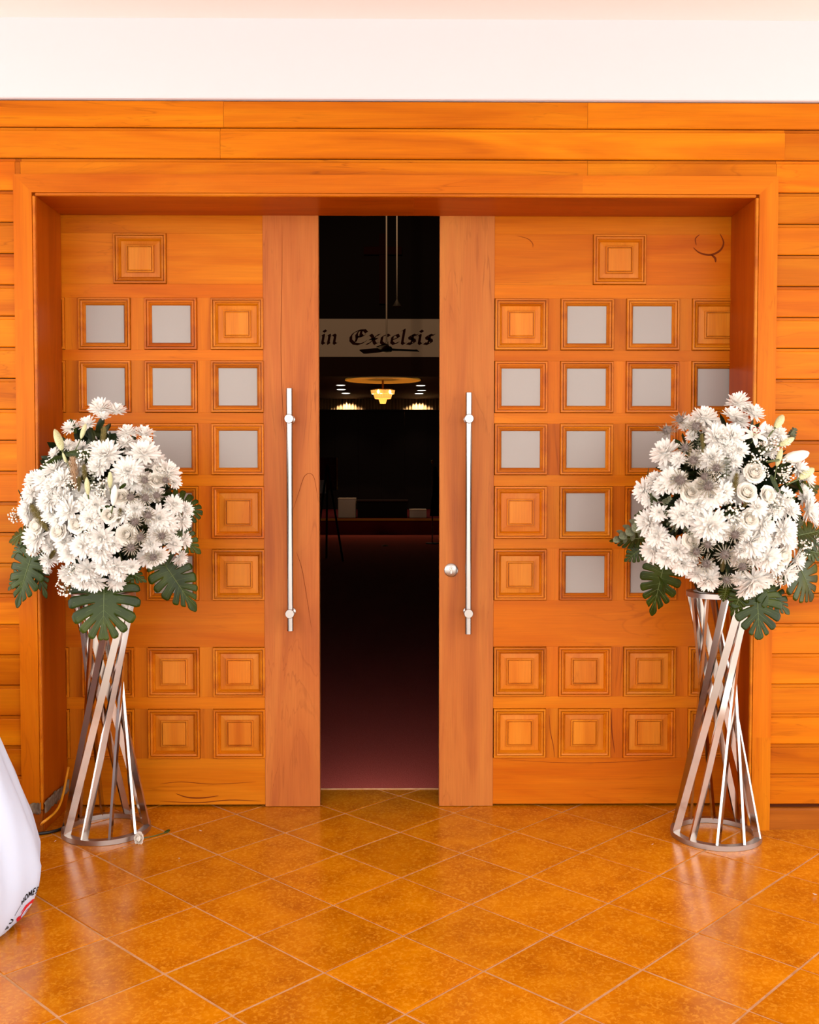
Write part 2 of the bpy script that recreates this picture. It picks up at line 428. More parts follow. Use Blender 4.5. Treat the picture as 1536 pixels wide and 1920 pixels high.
def make_door(name, x_in, x_st, cols_px, xtop_px, types, side):
    """x_in: leaf edge at the gap, x_st: far edge of the meeting stile, side: -1 left leaf, +1 right leaf"""
    d = empty(name, (x_in, YD, 0)); tag(d, kind='structure')
    zb = 0.004
    ztop = ZT + .05
    cols = [(at(a, 900, YD).x, at(b_, 900, YD).x) for a, b_ in cols_px]
    rows = [(zpx(b_), zpx(a)) for a, b_ in ROWS]
    xs_all = sorted([c for q in cols for c in q])
    x_far = (xs_all[0] - .245) if side < 0 else (xs_all[-1] + .245)
    field0 = min(x_st, xs_all[0] if side < 0 else x_st) if side < 0 else x_st
    fx0, fx1 = (xs_all[0] - .002, x_st) if side < 0 else (x_st, xs_all[-1] + .002)
    st = MB().box(min(x_in, x_st), max(x_in, x_st), -.003, TK, zb - .002, ztop, .0015).build('stile', M['stile'], d)
    o2 = sorted((x_far, fx0 if side < 0 else fx1))
    MB().box(o2[0], o2[1], 0, TK, zb, ztop, .001).build('stile', M['stile'], d)
    y0, y1 = 0.0, TK
    def rail(z0, z1): return MB().box(fx0, fx1, y0, y1, z0 + .0003, z1 - .0003, .0006).build('rail', M['woodx'], d)
    ins = -.0014
    zr = [(r[0] + ins, r[1] - ins) for r in rows]        # opening extents
    # bottom rail, between rows, lock rail
    prev = zb + .006
    for i in range(7, 0, -1):
        rail(prev, zr[i][0]); prev = zr[i][1]
    # head rail holding the single panel: built round it
    tcx = at(xtop_px, 487, YD).x
    thx = (cols[0][1] - cols[0][0]) / 2
    rail(prev, zr[0][0])
    for a, b_ in ((fx0, tcx - thx + ins), (tcx + thx - ins, fx1)):
        MB().box(a, b_, y0, y1, zr[0][0], zr[0][1]).build('rail', M['woodx'], d)
    rail(zr[0][1], ztop)
    # muntins between the panels of a row
    cs = sorted(cols)
    for i in range(1, 8):
        xs_ = [fx0] + [q for c in cs for q in (c[0] + ins, c[1] - ins)] + [fx1]
        for k in range(0, len(xs_), 2):
            if xs_[k + 1] - xs_[k] > .003:
                MB().box(xs_[k], xs_[k + 1], y0 + .0004, y1, zr[i][0] - .0002, zr[i][1] + .0002).build('muntin', M['muntin'], d)
    make_panel(d, tcx, (rows[0][0] + rows[0][1]) / 2, thx, (rows[0][1] - rows[0][0]) / 2, 'P')
    for i in range(1, 8):
        for k, c in enumerate(cols):
            make_panel(d, (c[0] + c[1]) / 2, (rows[i][0] + rows[i][1]) / 2, (c[1] - c[0]) / 2, (rows[i][1] - rows[i][0]) / 2, types[i][k])
    return d
TY = {1: 'PGGP', 2: 'GGGG', 3: 'GGGG', 4: 'PGGP', 5: 'PGGP', 6: 'PPPP', 7: 'PPPP'}
xA0, xA1 = at(598.5, 960, YD).x, at(495, 960, YD).x
xB0, xB1 = at(824, 960, YD).x, at(926, 960, YD).x
d1 = make_door('door_1', xA0, xA1, [(397.5, 495.5), (274, 371.5), (150.5, 247.5), (27, 125)], 262.5, TY, -1)
d2 = make_door('door_2', xB0, xB1, [(927.5, 1025.5), (1050, 1148.5), (1172.5, 1270.5), (1295, 1393)], 1162, TY, 1)

M['mark'] = plain('dark_knot_wood', rgb(112, 44, 4), .6, spec=.1)
def wood_mark(door, pts, wid, name, y=-.0006):
    P = [at(px, py, 0) for px, py in pts]
    Q = []
    for i in range(len(P) - 1):
        p0, p1, p2, p3 = P[max(i - 1, 0)], P[i], P[i + 1], P[min(i + 2, len(P) - 1)]
        for k in range(5):
            t = k / 5
            Q.append(.5 * ((2 * p1) + (p2 - p0) * t + (2 * p0 - 5 * p1 + 4 * p2 - p3) * t * t + (3 * p1 - p0 - 3 * p2 + p3) * t ** 3))
    Q.append(P[-1])
    mb = MB()
    for i, p in enumerate(Q):
        t_ = (Q[min(i + 1, len(Q) - 1)] - Q[max(i - 1, 0)]); n_ = Vector((-t_.z, 0, t_.x)).normalized()
        ww = wid * math.sin(math.pi * (i + .5) / len(Q)) ** .6
        mb.v += [Vector((p.x, y, p.z)) - n_ * ww / 2, Vector((p.x, y, p.z)) + n_ * ww / 2]
    mb.f += [(2 * i, 2 * i + 1, 2 * i + 3, 2 * i + 2) for i in range(len(Q) - 1)]
    return mb.build(name, M['mark'], door)
wood_mark(d2, [(1300, 464), (1312, 474), (1332, 478), (1350, 470), (1357, 455), (1350, 438)], .009, 'knot')
wood_mark(d2, [(1334, 478), (1341, 484), (1342, 492)], .010, 'knot')
wood_mark(d2, [(1306, 460), (1304, 448), (1312, 440)], .005, 'knot')
wood_mark(d2, [(970, 442), (990, 448), (999, 457), (999, 464)], .003, 'knot')
wood_mark(d1, [(556, 1035), (566, 1065), (574, 1110), (584, 1176)], .0022, 'crack', -.0036)
wood_mark(d1, [(550, 955), (560, 925), (572, 892), (588, 893), (597, 940)], .0022, 'crack', -.0036)
wood_mark(d1, [(529, 405), (529, 520), (527, 640), (530, 760), (535, 820)], .0020, 'crack', -.0036)
wood_mark(d1, [(330, 1488), (352, 1495), (380, 1496), (410, 1492)], .006, 'knot')
wood_mark(d1, [(300, 1470), (340, 1466), (400, 1470), (480, 1466)], .003, 'knot')
wood_mark(d1, [(300, 1502), (370, 1505), (430, 1500), (490, 1502)], .004, 'knot')
wood_mark(d2, [(1030, 1340), (1032, 1370), (1038, 1400), (1040, 1420)], .003, 'crack')
wood_mark(d2, [(1146, 1335), (1148, 1375), (1153, 1412)], .004, 'crack')
wood_mark(d2, [(940, 1424), (1060, 1430), (1180, 1428), (1270, 1420)], .002, 'crack')

def pull_handle(door, px, y0, y1, k0, k1):
    Y = -.072
    a, b_ = at(px, y0, Y), at(px, y1, Y)
    x = a.x
    t = empty('pull_handle', (x, -.003, b_.z)); COL.objects.unlink(t); COL.objects.link(t)
    t.parent = door; t.location = Vector((x, -.003, b_.z)) - WLOC[door.name]; WLOC[t.name] = Vector((x, -.003, b_.z))
    bar = MB().lathe([(.0, b_.z), (.0135, b_.z), (.0145, b_.z + .001), (.0145, a.z - .001), (.0135, a.z), (0, a.z)], (x, Y, 0), 24).build('handle_bar', M['steel'], t)
    edge_split(bar)
    for ky in (k0, k1):
        z = at(px, ky, Y - .018).z
        s = MB().lathe([(0, -.024), (.0185, -.024), (.0205, -.022), (.0205, -.012), (.011, -.010), (.011, .05), (.019, .055), (.019, .070), (0, .070)], (x, Y, z), 24, 'Y').build('standoff', M['steel'], t)
        edge_split(s)
pull_handle(d1, 542.5, 728, 1183, 785, 1151)
pull_handle(d2, 879.5, 736, 1189, 785, 1150.5)
lp = at(846, 1069, -.003)
lk = empty('lock_cylinder', lp); lk.parent = d2; lk.location = lp - WLOC[d2.name]; WLOC[lk.name] = lp
edge_split(MB().lathe([(0, -.007), (.026, -.007), (.0305, -.004), (.031, 0)], lp, 32, 'Y').build('escutcheon', M['steel'], lk))
edge_split(MB().lathe([(0, -.011), (.0075, -.011), (.0085, -.010), (.0085, -.006)], lp + Vector((0, 0, .008)), 20, 'Y').build('keyway', M['chrome'], lk))
MB().box(lp.x - .0045, lp.x + .0045, lp.y - .0085, lp.y - .006, lp.z - .016, lp.z + .006, .001).build('cylinder_body', M['chrome'], lk)
MB().box(lp.x - .001, lp.x + .001, lp.y - .0118, lp.y - .0105, lp.z + .003, lp.z + .013).build('key_slot', M['keyhole'], lk)

# ------------------------------------------------------------------ church interior (real depth, dim)
M['dark'] = plain('painted_interior_dimness', rgb(34, 26, 24), .9, spec=.1)  # dimness of the church interior put into a dark surface colour
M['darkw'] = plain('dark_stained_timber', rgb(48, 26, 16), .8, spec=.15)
M['black'] = plain('matt_black_metal', rgb(14, 13, 14), .5)
M['banner'] = plain('cream_banner_cloth', rgb(226, 204, 184), .9, spec=.1)
M['letter'] = plain('dark_red_lettering', rgb(60, 20, 10), .8, spec=.1)
M['offwhite'] = plain('off_white_cloth', rgb(222, 208, 196), .8, spec=.1)
M['gold'] = plain('gold_paint', rgb(206, 140, 40), .5, spec=.3)
M['rod'] = plain('brushed_rod_metal', rgb(190, 170, 150), .5, .3)
M['lamp'] = plain('downlight_diffuser', (1, 1, 1, 1), .5, emit=(1, .96, .9, 1), estr=4.0)
M['crystal'] = plain('lit_amber_glass', rgb(240, 180, 80), .3, emit=(1.0, .50, .10, 1), estr=.4)
M['bulb'] = plain('chandelier_bulb', (1, 1, 1, 1), .3, emit=(1.0, .80, .45, 1), estr=2.6)
M['curtain'] = plain('beige_curtain', rgb(206, 170, 130), .9, spec=.1)
M['redcloth'] = plain('crimson_cloth', rgb(96, 20, 20), .9, spec=.1)

YI = 0.255
RW = 6.0
tag(MB().box(-RW, RW, YI, 30.0, -.05, .004).build('floor_nave', M['carpet']), 'maroon carpet running into the dark church behind the doors', None, kind='structure')
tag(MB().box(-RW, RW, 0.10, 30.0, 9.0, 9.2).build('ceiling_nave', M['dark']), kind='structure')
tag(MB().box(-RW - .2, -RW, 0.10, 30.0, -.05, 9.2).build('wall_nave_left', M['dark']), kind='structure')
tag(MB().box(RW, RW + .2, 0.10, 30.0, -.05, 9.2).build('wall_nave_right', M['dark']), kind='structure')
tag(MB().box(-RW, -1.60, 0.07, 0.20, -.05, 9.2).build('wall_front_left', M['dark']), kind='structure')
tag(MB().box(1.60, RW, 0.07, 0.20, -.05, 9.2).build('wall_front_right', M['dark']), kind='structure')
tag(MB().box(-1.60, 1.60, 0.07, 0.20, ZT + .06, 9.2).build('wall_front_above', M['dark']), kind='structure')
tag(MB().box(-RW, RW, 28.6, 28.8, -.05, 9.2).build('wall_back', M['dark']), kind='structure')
tag(MB().box(-1.6, 1.6, YI - .006, YI, -.002, .0048, .001).build('trim_9', M['grout']), kind='structure')
# chancel arch: dark wall over the chancel, brown beam, low chancel ceiling
YN = 20.0
zb1, zb0 = at(711, 598, YN).z, at(711, 669.5, YN).z
zce = at(711, 706, YN).z
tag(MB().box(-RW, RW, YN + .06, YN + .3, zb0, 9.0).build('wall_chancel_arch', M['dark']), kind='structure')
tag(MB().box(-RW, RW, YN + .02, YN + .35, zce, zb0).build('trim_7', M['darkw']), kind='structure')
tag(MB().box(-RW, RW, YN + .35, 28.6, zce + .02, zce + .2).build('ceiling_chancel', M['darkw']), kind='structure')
# dais
zd = at(711, 972, YN + .3).z
tag(MB().box(-RW, RW, YN + .2, 28.6, 0.004, zd).build('floor_dais', M['redcloth']), kind='structure')
tag(MB().box(-RW, RW, YN + .17, YN + .2, zd - .05, zd + .004).build('trim_8', M['gold']), kind='structure')

# banner with blackletter words
bn = empty('banner', (at(711, 669, YN).x, YN, zb0))
tag(bn, 'long cream banner with dark blackletter words high across the church', 'banner')
MB().box(-4.5, 4.5, YN - .01, YN + .03, zb0, zb1, .004).build('banner_cloth', M['banner'], bn)
GL = {
 'i': (.42, [[(-.04, .84), (.10, .97), (.14, .86), (.14, .14), (.26, .02), (.38, .14)], [(.10, 1.40), (.24, 1.24)]]),
 'n': (.84, [[(-.04, .84), (.10, .97), (.14, .86), (.14, .12), (.20, .02)], [(.16, .74), (.42, .98), (.54, .84), (.54, .14), (.66, .02), (.78, .14)]]),
 'E': (1.22, [[(1.08, 1.18), (.92, 1.42), (.58, 1.40), (.26, 1.16), (.12, .78), (.16, .38), (.40, .06), (.72, .0), (1.02, .16), (1.14, .36)], [(.58, 1.34), (.46, 1.0), (.52, .6), (.48, .22)], [(.5, .74), (.86, .80), (1.02, .94)], [(.74, 1.38), (.72, 1.0), (.84, .82)]]),
 'x': (.76, [[(.0, .82), (.14, .98), (.30, .74), (.46, .16), (.56, .02), (.70, .14)], [(.70, .96), (.54, .90), (.36, .5), (.16, .08), (.0, .04)], [(.14, .5), (.6, .54)]]),
 'c': (.66, [[(.58, .82), (.42, .98), (.14, .78), (.14, .20), (.30, .02), (.58, .18)]]),
 'e': (.68, [[(.14, .42), (.54, .70), (.42, .98), (.14, .78), (.14, .20), (.30, .02), (.58, .18)]]),
 'l': (.42, [[(-.02, 1.36), (.12, 1.5), (.14, 1.3), (.14, .14), (.26, .02), (.38, .14)]]),
 's': (.66, [[(.62, .98), (.44, .88), (.34, .98), (.12, .80), (.16, .60), (.46, .44), (.52, .20), (.32, .02), (.06, .10)], [(.30, .9), (.34, .5), (.30, .1)]]),
 ' ': (.55, []),
}
def nib_strokes(mb, strokes, ox, oz, sc, Y, th, shear=.18):
    nv = Vector((math.cos(math.radians(38)), math.sin(math.radians(38)))) * .16
    for st in strokes:
        for (p, q) in zip(st[:-1], st[1:]):
            P, Q = Vector(p), Vector(q)
            pts = [P - nv, P + nv, Q + nv, Q - nv]
            # convex outline of the swept nib
            pts = [Vector((a.x + shear * a.y, a.y)) for a in pts]
            v = [(ox + a.x * sc, Y, oz + a.y * sc) for a in pts] + [(ox + a.x * sc, Y - th, oz + a.y * sc) for a in pts]
            mb.add(v, [(0, 1, 2, 3), (7, 6, 5, 4), (0, 1, 5, 4), (1, 2, 6, 5), (2, 3, 7, 6), (3, 0, 4, 7)])
xh = (at(711, 645.5, YN).z, at(711, 627, YN).z)
sc = xh[1] - xh[0]
pxm = F_PX / (YN - CAM.y)
def word(txt, px0, px1):
    tot = sum(GL[c][0] for c in txt)
    x0, x1 = at(px0, 640, YN).x, at(px1, 640, YN).x
    kx = (x1 - x0) / (tot * sc)
    x = x0
    for c in txt:
        wd, st = GL[c]
        mb = MB()
        st2 = [[(p[0] * kx, p[1]) for p in s_] for s_ in st]
        nib_strokes(mb, st2, x, xh[0], sc, YN - .010, .006)
        mb.build('letter', M['letter'], bn)
        x += wd * sc * kx
word('in', 600.5, 634)
word('Excelsis', 652, 813)

# cross on the arch wall
cx_, = (at(718, 500, YN).x,)
cr = empty('cross', (cx_, YN + .03, at(718, 570, YN).z)); tag(cr, 'dark red wooden cross on the wall above the banner', 'cross')
M['cross'] = plain('cross_timber', rgb(46, 14, 8), .9, spec=.1)
MB().box(at(711, 500, YN).x, at(725, 500, YN).x, YN - .03, YN + .055, at(718, 570, YN).z, at(718, 438, YN).z, .01).build('upright_beam', M['cross'], cr)
MB().box(at(682, 500, YN).x, at(754, 500, YN).x, YN - .051, YN - .004, at(718, 478, YN).z, at(718, 463, YN).z, .01).build('cross_beam', M['cross'], cr)

# ceiling fan on a long rod, and a slimmer pendant
YF = 15.0
fc = at(725, 655, YF)
fan = empty('ceiling_fan', fc); tag(fan, 'dark three-bladed ceiling fan on a long rod before the banner', 'fan')
MB().tube([(fc.x, YF, 9.0), (fc.x, YF, fc.z + .06)], .016, 10).build('rod', M['rod'], fan)
MB().lathe([(0, .14), (.03, .13), (.05, .06), (.02, .05), (.02, .03)], fc, 16).build('canopy', M['rod'], fan)
MB().lathe([(0, .06), (.09, .05), (.12, .0), (.09, -.05), (0, -.06)], fc, 20).build('motor', M['black'], fan)
for a in (20, 140, 262):
    ca, sa = math.cos(math.radians(a)), math.sin(math.radians(a))
    d_ = Vector((ca, sa, 0)); n_ = Vector((-sa, ca, 0))
    v = []
    for (r_, wd) in ((.10, .05), (.25, .09), (.60, .10), (.64, .06)):
        for zz_ in (0.006, -.006):
            for sd in (-1, 1):
                p = fc + d_ * r_ + n_ * (wd * sd) + Vector((0, 0, zz_ + sd * .025))
                v.append(p)
    f = []
    for i in range(3):
        b0, b1 = i * 4, i * 4 + 4
        f += [(b0, b0 + 1, b1 + 1, b1), (b0 + 2, b0 + 3, b1 + 3, b1 + 2), (b0, b0 + 2, b1 + 2, b1), (b0 + 1, b0 + 3, b1 + 3, b1 + 1)]
    f += [(0, 1, 3, 2), (12, 13, 15, 14)]
    MB().add(v, f).build('blade', M['black'], fan)
YP = 14.0
pc = at(744.5, 575, YP)
pen = empty('pendant_lamp', pc); tag(pen, 'slender pendant rod ending in a small cone hanging beside the fan rod', 'lamp')
MB().tube([(pc.x, YP, 9.0), (pc.x, YP, pc.z + .10)], .013, 10).build('rod', M['rod'], pen)
edge_split(MB().lathe([(.014, .13), (.03, .09), (.085, .0), (.082, -.004), (.028, .08), (0, .10)], pc, 20).build('lamp_shade', M['rod'], pen))

# chancel ceiling: gilt tray, downlights, chandelier
tc_ = at(718, 712.5, 21.4)
zt_ = zce + .02
dpt = (zt_ - CAM.z) / ((886 - 712.5) / F_PX)
tag(MB().lathe([(0, -.008), (.86, -.008), (.90, -.03), (.94, -.03), (.94, .0)], (at(718, 712, CAM.y + dpt).x, CAM.y + dpt, zt_), 48).build('ceiling_rose', plain('gilt_tray_painted_glow', rgb(226, 150, 40), .6, emit=(1, .45, .05, 1), estr=.05)), 'round gilded ceiling tray above the glowing chandelier', 'ceiling tray')  # weak emission paints lamplight onto the gilt tray, which is no lamp
for i, (px, py) in enumerate([(639, 723), (640, 731), (648.5, 738), (789, 723.5), (790.5, 732.5), (786, 738.5)]):
    dp = (zt_ - CAM.z) / ((886 - py) / F_PX)
    c = at(px, py, CAM.y + dp); c.z = zt_
    side = 'left' if i < 3 else 'right'
    nm = ['front', 'middle', 'rearmost'][i % 3]
    t = empty('downlight', c); tag(t, '%s round ceiling downlight %s of the chandelier' % (nm, side), 'light', 'downlights in the chancel ceiling')
    MB().lathe([(.115, -.004), (.13, -.012), (.14, -.004), (.14, .0)], c, 24).build('bezel', M['offwhite'], t)
    MB().lathe([(0, -.006), (.115, -.006)], c, 24).build('diffuser', M['lamp'], t)
    l = bpy.data.lights.new('downlight_beam', 'SPOT'); l.energy = 11; l.spot_size = math.radians(100); l.spot_blend = .6; l.color = (1, .85, .65); l.shadow_soft_size = .1
    lo = bpy.data.objects.new('downlight_beam', l); link(lo, t, c + Vector((0, 0, -.03)))
ch_ = at(718, 740, CAM.y + dpt)
ch = empty('chandelier', ch_ + Vector((0, 0, -.24))); tag(ch, 'tiered amber glass chandelier glowing beneath the gilded tray', 'chandelier')
MB().tube([(ch_.x, ch_.y, zt_ - .02), (ch_.x, ch_.y, ch_.z + .12)], .025, 10).build('stem', M['gold'], ch)
kk = (CAM.y * -1 + ch_.y) / F_PX
def tier(r0, r1, z0, z1, n=22):
    mb = MB()
    for k in range(n):
        a = 2 * math.pi * k / n
        wd = math.pi * (r0 + r1) / 2 / n * .92
        c_, s_ = math.cos(a), math.sin(a)
        v = []
        for r_, z_ in ((r0, z0), (r1, z1)):
            for sd in (-1, 1):
                for th in (0, .02):
                    v.append((ch_.x + c_ * (r_ - th) - s_ * wd * sd, ch_.y + s_ * (r_ - th) + c_ * wd * sd, ch_.z + z_))
        mb.add(v, [(0, 1, 3, 2), (4, 6, 7, 5), (0, 2, 6, 4), (1, 5, 7, 3), (0, 4, 5, 1), (2, 3, 7, 6)])
    mb.build('glass_tier', M['crystal'], ch)
tier(.30, .285, .105, .015); tier(.235, .20, .01, -.10); tier(.11, .07, -.10, -.22, 12)
edge_split(MB().lathe([(.30, .10), (.31, .115), (.27, .125), (.0, .13)], ch_, 24).build('crown_plate', M['gold'], ch))
for k in range(5):
    a = 2 * math.pi * k / 5 + .5
    MB().lathe([(0, -.05), (.022, -.03), (.03, .0), (.015, .04), (0, .05)], ch_ + Vector((.25 * math.cos(a), .25 * math.sin(a) - .08, .05)), 10).build('bulb', M['bulb'], ch)
l = bpy.data.lights.new('chandelier_glow', 'POINT'); l.energy = 14; l.color = (1, .62, .28); l.shadow_soft_size = .3
link(bpy.data.objects.new('chandelier_glow', l), ch, ch_ + Vector((0, 0, -.35)))

# pleated curtains and the dark reredos in front of them
YCU = 27.8
for i, (xa, xb) in enumerate(((560, 716), (716, 880))):
    x0, x1 = at(xa, 800, YCU).x, at(xb, 800, YCU).x
    mb = MB(); n = 90; v = []; f = []
    for k in range(n + 1):
        x = x0 + (x1 - x0) * k / n
        y = YCU + .05 * math.sin(k * 1.9) + .02 * math.sin(k * .7)
        v += [(x, y, zd), (x, y, zt_)]
    f = [(2 * k, 2 * k + 2, 2 * k + 3, 2 * k + 1) for k in range(n)]
    o = mb.add(v, f).build('curtain', M['curtain'], None, True)
    tag(o, 'pleated beige curtain lit from above, %s half behind the dark screen' % ('left' if i == 0 else 'right'), 'curtain', 'curtains at the back of the chancel')
    sd = o.modifiers.new('thickness', 'SOLIDIFY'); sd.thickness = .01
    ll = bpy.data.lights.new('curtain_wash', 'SPOT'); ll.energy = 17; ll.spot_size = math.radians(130); ll.spot_blend = .25; ll.color = (1, .78, .5); ll.shadow_soft_size = .04
    lo = bpy.data.objects.new('curtain_wash', ll)
    xc = at(652 if i == 0 else 785, 800, YCU).x
    link(lo, None, (xc, YCU - .25, zt_ - .02))
zr_ = at(711, 768, 26.5).z
rd = empty('reredos_screen', (0, 26.5, zd)); tag(rd, 'wide dark timber screen standing before the pleated curtains', 'screen')
x0, x1 = at(540, 800, 26.5).x, at(890, 800, 26.5).x
for k in range(8):
    MB().box(x0 + (x1 - x0) * k / 8 + .0005, x0 + (x1 - x0) * (k + 1) / 8 - .0005, 26.5, 26.56, zd, zr_ - .06, .008).build('panel', M['dark'], rd)
MB().box(x0, x1, 26.46, 26.60, zr_ - .06, zr_, .01).build('cap_rail', M['dark'], rd)

# furniture on and before the dais
def tablething(name, label, cat, px0, px1, py0, py1, Y, dep, mat, legs=True):
    a, b_ = at(px0, py1, Y), at(px1, py0, Y)
    t = empty(name, ((a.x + b_.x) / 2, Y, a.z)); tag(t, label, cat)
    return t, a, b_
YA = YN + .6
t, a, b_ = tablething('altar_table', 'dark altar table on the dais at the end of the aisle', 'table', 668, 766, 938, 971, YA, .7, None)
MB().box(a.x, b_.x, YA, YA + .7, b_.z - .05, b_.z, .01).build('tabletop', M['darkw'], t)
MB().box(a.x + .03, b_.x - .03, YA + .03, YA + .67, zd, b_.z - .05).build('cabinet', M['dark'], t)
for nm, lab, px0, px1, py0 in (('linen_chest', 'tall white linen covered chest left of the altar table', 634, 667, 934), ('kneeler_bench', 'low white covered bench right of the altar table', 768, 800, 955)):
    a, b_ = at(px0, 971, YA), at(px1, py0, YA)
    t = empty(nm, ((a.x + b_.x) / 2, YA, zd)); tag(t, lab, 'chest' if 'chest' in nm else 'bench')
    MB().box(a.x, b_.x, YA + .01, YA + .45, zd, b_.z - .02, .01).build('body', M['offwhite'], t)
    MB().box(a.x - .01, b_.x, YA, YA + .46, b_.z - .03, b_.z, .008).build('cloth_cover', M['offwhite'], t)
# easel with a dark picture board, left of the gap
YE = 13.0
a, b_ = at(585, 906, YE), at(634, 858, YE)
es = empty('display_easel', ((a.x + b_.x) / 2, YE, 0.004)); tag(es, 'dark easel carrying a gilt edged board beside the left door edge', 'easel')
MB().box(a.x, b_.x - .03, YE - .02, YE, a.z - .12, b_.z, .004).build('picture_board', M['redcloth'], es)
MB().box(b_.x - .03, b_.x, YE - .03, YE, a.z - .12, b_.z, .004).build('gilt_edge', M['gold'], es)
pa = at(605, 905, YE)
MB().box(a.x, pa.x + .06, YE - .05, YE - .02, at(600, 925, YE).z, at(600, 900, YE).z, .004).build('paper_sheet', M['offwhite'], es)
for (tx, ty, yy) in ((643, 0, -.25), (590, 0, -.25), (612, 0, .35)):
    q = at(tx, 960, YE + yy); q.z = .006
    MB().tube([(pa.x + .08, YE + .0, b_.z - .1), (q.x, YE + yy, .006)], .018, 8).build('leg', M['black'], es)
YG = 17.0
g0 = at(811, 866, YG)
fg = empty('flag_stand', (g0.x, YG, .004)); tag(fg, 'furled dark flag on a pole by the right door edge', 'flag')
MB().tube([(g0.x, YG, .03), (g0.x, YG, g0.z - .04)], .015, 8).build('pole', M['rod'], fg)
MB().lathe([(0, .05), (.03, .02), (.03, -.02), (0, -.05)], g0, 12).build('finial', M['gold'], fg)
MB().lathe([(.14, 0), (.14, .02), (.03, .03)], (g0.x, YG, .004), 20).build('base', M['black'], fg)
mb = MB(); v = []; f = []
for i in range(9):
    z_ = g0.z - .1 - i * .13
    wd = .03 + .018 * i
    for k in range(10):
        an = 2 * math.pi * k / 10
        rr = wd * (1 + .25 * math.sin(an * 3 + i * .3))
        v.append((g0.x + .05 + rr * math.cos(an) + .008 * i, YG + rr * math.sin(an) * .6, z_))
for i in range(8):
    for k in range(10): f.append((i * 10 + k, i * 10 + (k + 1) % 10, (i + 1) * 10 + (k + 1) % 10, (i + 1) * 10 + k))
mb.add(v, f).build('furled_cloth', M['dark'], fg, True)
for i, (px, py) in enumerate(((712, 998), (722, 1024))):
    p = floor_at(px, py, .004)
    mb = MB().lathe([(0, .03), (.05, .022), (.07, .0)], p, 10)
    tag(mb.build('paper_scrap', M['offwhite'], None, True), ['small pale scrap lying on the far carpet before the dais', 'small pale scrap lying on the carpet nearer the doors'][i], 'paper')
# unseen spot added to brighten the banner and the hanging rods from the front
l = bpy.data.lights.new('added_banner_fill', 'SPOT'); l.energy = 250; l.spot_size = math.radians(50); l.spot_blend = .8; l.color = (1, .68, .42); l.shadow_soft_size = .15
o = bpy.data.objects.new('added_banner_fill', l); link(o, None, (-.9, 10.0, 8.0))
tgt = Vector((-.35, YN, 4.6)); o.rotation_euler = (tgt - Vector((-.9, 10.0, 8.0))).to_track_quat('-Z', 'Y').to_euler()

# ------------------------------------------------------------------ flower stands
def flower_stand(label, px, py_front, half_px, zt, phase, top_shift):
    # py_front: image row of the ring's nearest foot
    pf = floor_at(px, py_front)
    r0 = half_px * (pf.y + .18 - CAM.y) / F_PX
    c = Vector((pf.x * (pf.y + r0 - CAM.y) / (pf.y - CAM.y), pf.y + r0, 0.001))
    t = empty('flower_stand', c); tag(t, label, 'flower stand', 'twisted steel flower stands')
    rt_, wd = .130, .028
    def ring(rad, z, hgt, name):
        o = MB().lathe([(rad, z), (rad, z + hgt), (rad - wd, z + hgt), (rad - wd, z)], c, 64, close=True).build(name, M['ring'], t)
        edge_split(o)
    ring(r0, 0, .020, 'bottom_ring')
    ring(rt_, zt - .020, .020, 'top_ring')
    n = 10
    ct = c + Vector((top_shift, 0, 0))
    for k in range(n):
        a0 = math.radians(phase + k * 360 / n)
        a1 = a0 - math.radians(118)                      # seen from above, front side sweeps right
        rb, rtt = r0 - wd / 2, rt_ - wd / 2
        # image-style angle: 0 = right, 90 = toward the viewer
        p0 = c + Vector((rb * math.cos(a0), -rb * math.sin(a0), .018))
        p1 = c + Vector((rtt * math.cos(a1), -rtt * math.sin(a1), zt - .018))
        ax = (p1 - p0).normalized()
        aw = a0 + math.radians(24)
        w_ = Vector((math.cos(aw), -math.sin(aw), 0)); w_ = (w_ - ax * w_.dot(ax)).normalized() * wd / 2
        th = ax.cross(w_).normalized() * .005
        v = [p0 - w_ - th, p0 + w_ - th, p0 + w_ + th, p0 - w_ + th, p1 - w_ - th, p1 + w_ - th, p1 + w_ + th, p1 - w_ + th]
        MB().add(v, [(0, 1, 2, 3), (7, 6, 5, 4), (0, 4, 5, 1), (1, 5, 6, 2), (2, 6, 7, 3), (3, 7, 4, 0)]).build('bar', M['chrome'], t)
    return c
cL = flower_stand('twisted steel flower stand beside the loose cables at the left jamb', 200, 1587, 82, 1.01, 141 - 108, 0)
cR = flower_stand('twisted steel flower stand before the right door jamb, its top ring showing', 1342, 1597.5, 84, 1.02, 140 - 108, 0)

# ------------------------------------------------------------------ flowers: shared meshes
def petal_mat(name, col, trans=.3, rough=.6):
    mt, nt, b = newmat(name)
    b.inputs['Base Color'].default_value = col
    b.inputs['Roughness'].default_value = rough
    b.inputs['Specular IOR Level'].default_value = .2
    tr = nd(nt, 'ShaderNodeBsdfTranslucent'); tr.inputs['Color'].default_value = col
    mx = nd(nt, 'ShaderNodeMixShader'); mx.inputs[0].default_value = trans
    nt.links.new(b.outputs[0], mx.inputs[1]); nt.links.new(tr.outputs[0], mx.inputs[2])
    nt.links.new(mx.outputs[0], nt.nodes['Material Output'].inputs[0])
    return mt
M['petal'] = petal_mat('white_petals', rgb(250, 247, 242))
M['rose'] = petal_mat('cream_rose_petals', rgb(248, 243, 234))
M['lily'] = petal_mat('lily_petals', rgb(248, 244, 236))
M['anther'] = plain('red_anthers', rgb(130, 22, 16), .6)
M['thistle'] = noisy('thistle_grey', rgb(104, 94, 90), rgb(140, 126, 118), 60, .7)
M['bract'] = noisy('thistle_bracts', rgb(128, 120, 104), rgb(158, 148, 128), 40, .6)
M['bud'] = noisy('pale_bud_green', rgb(168, 166, 112), rgb(206, 204, 166), 18, .5)
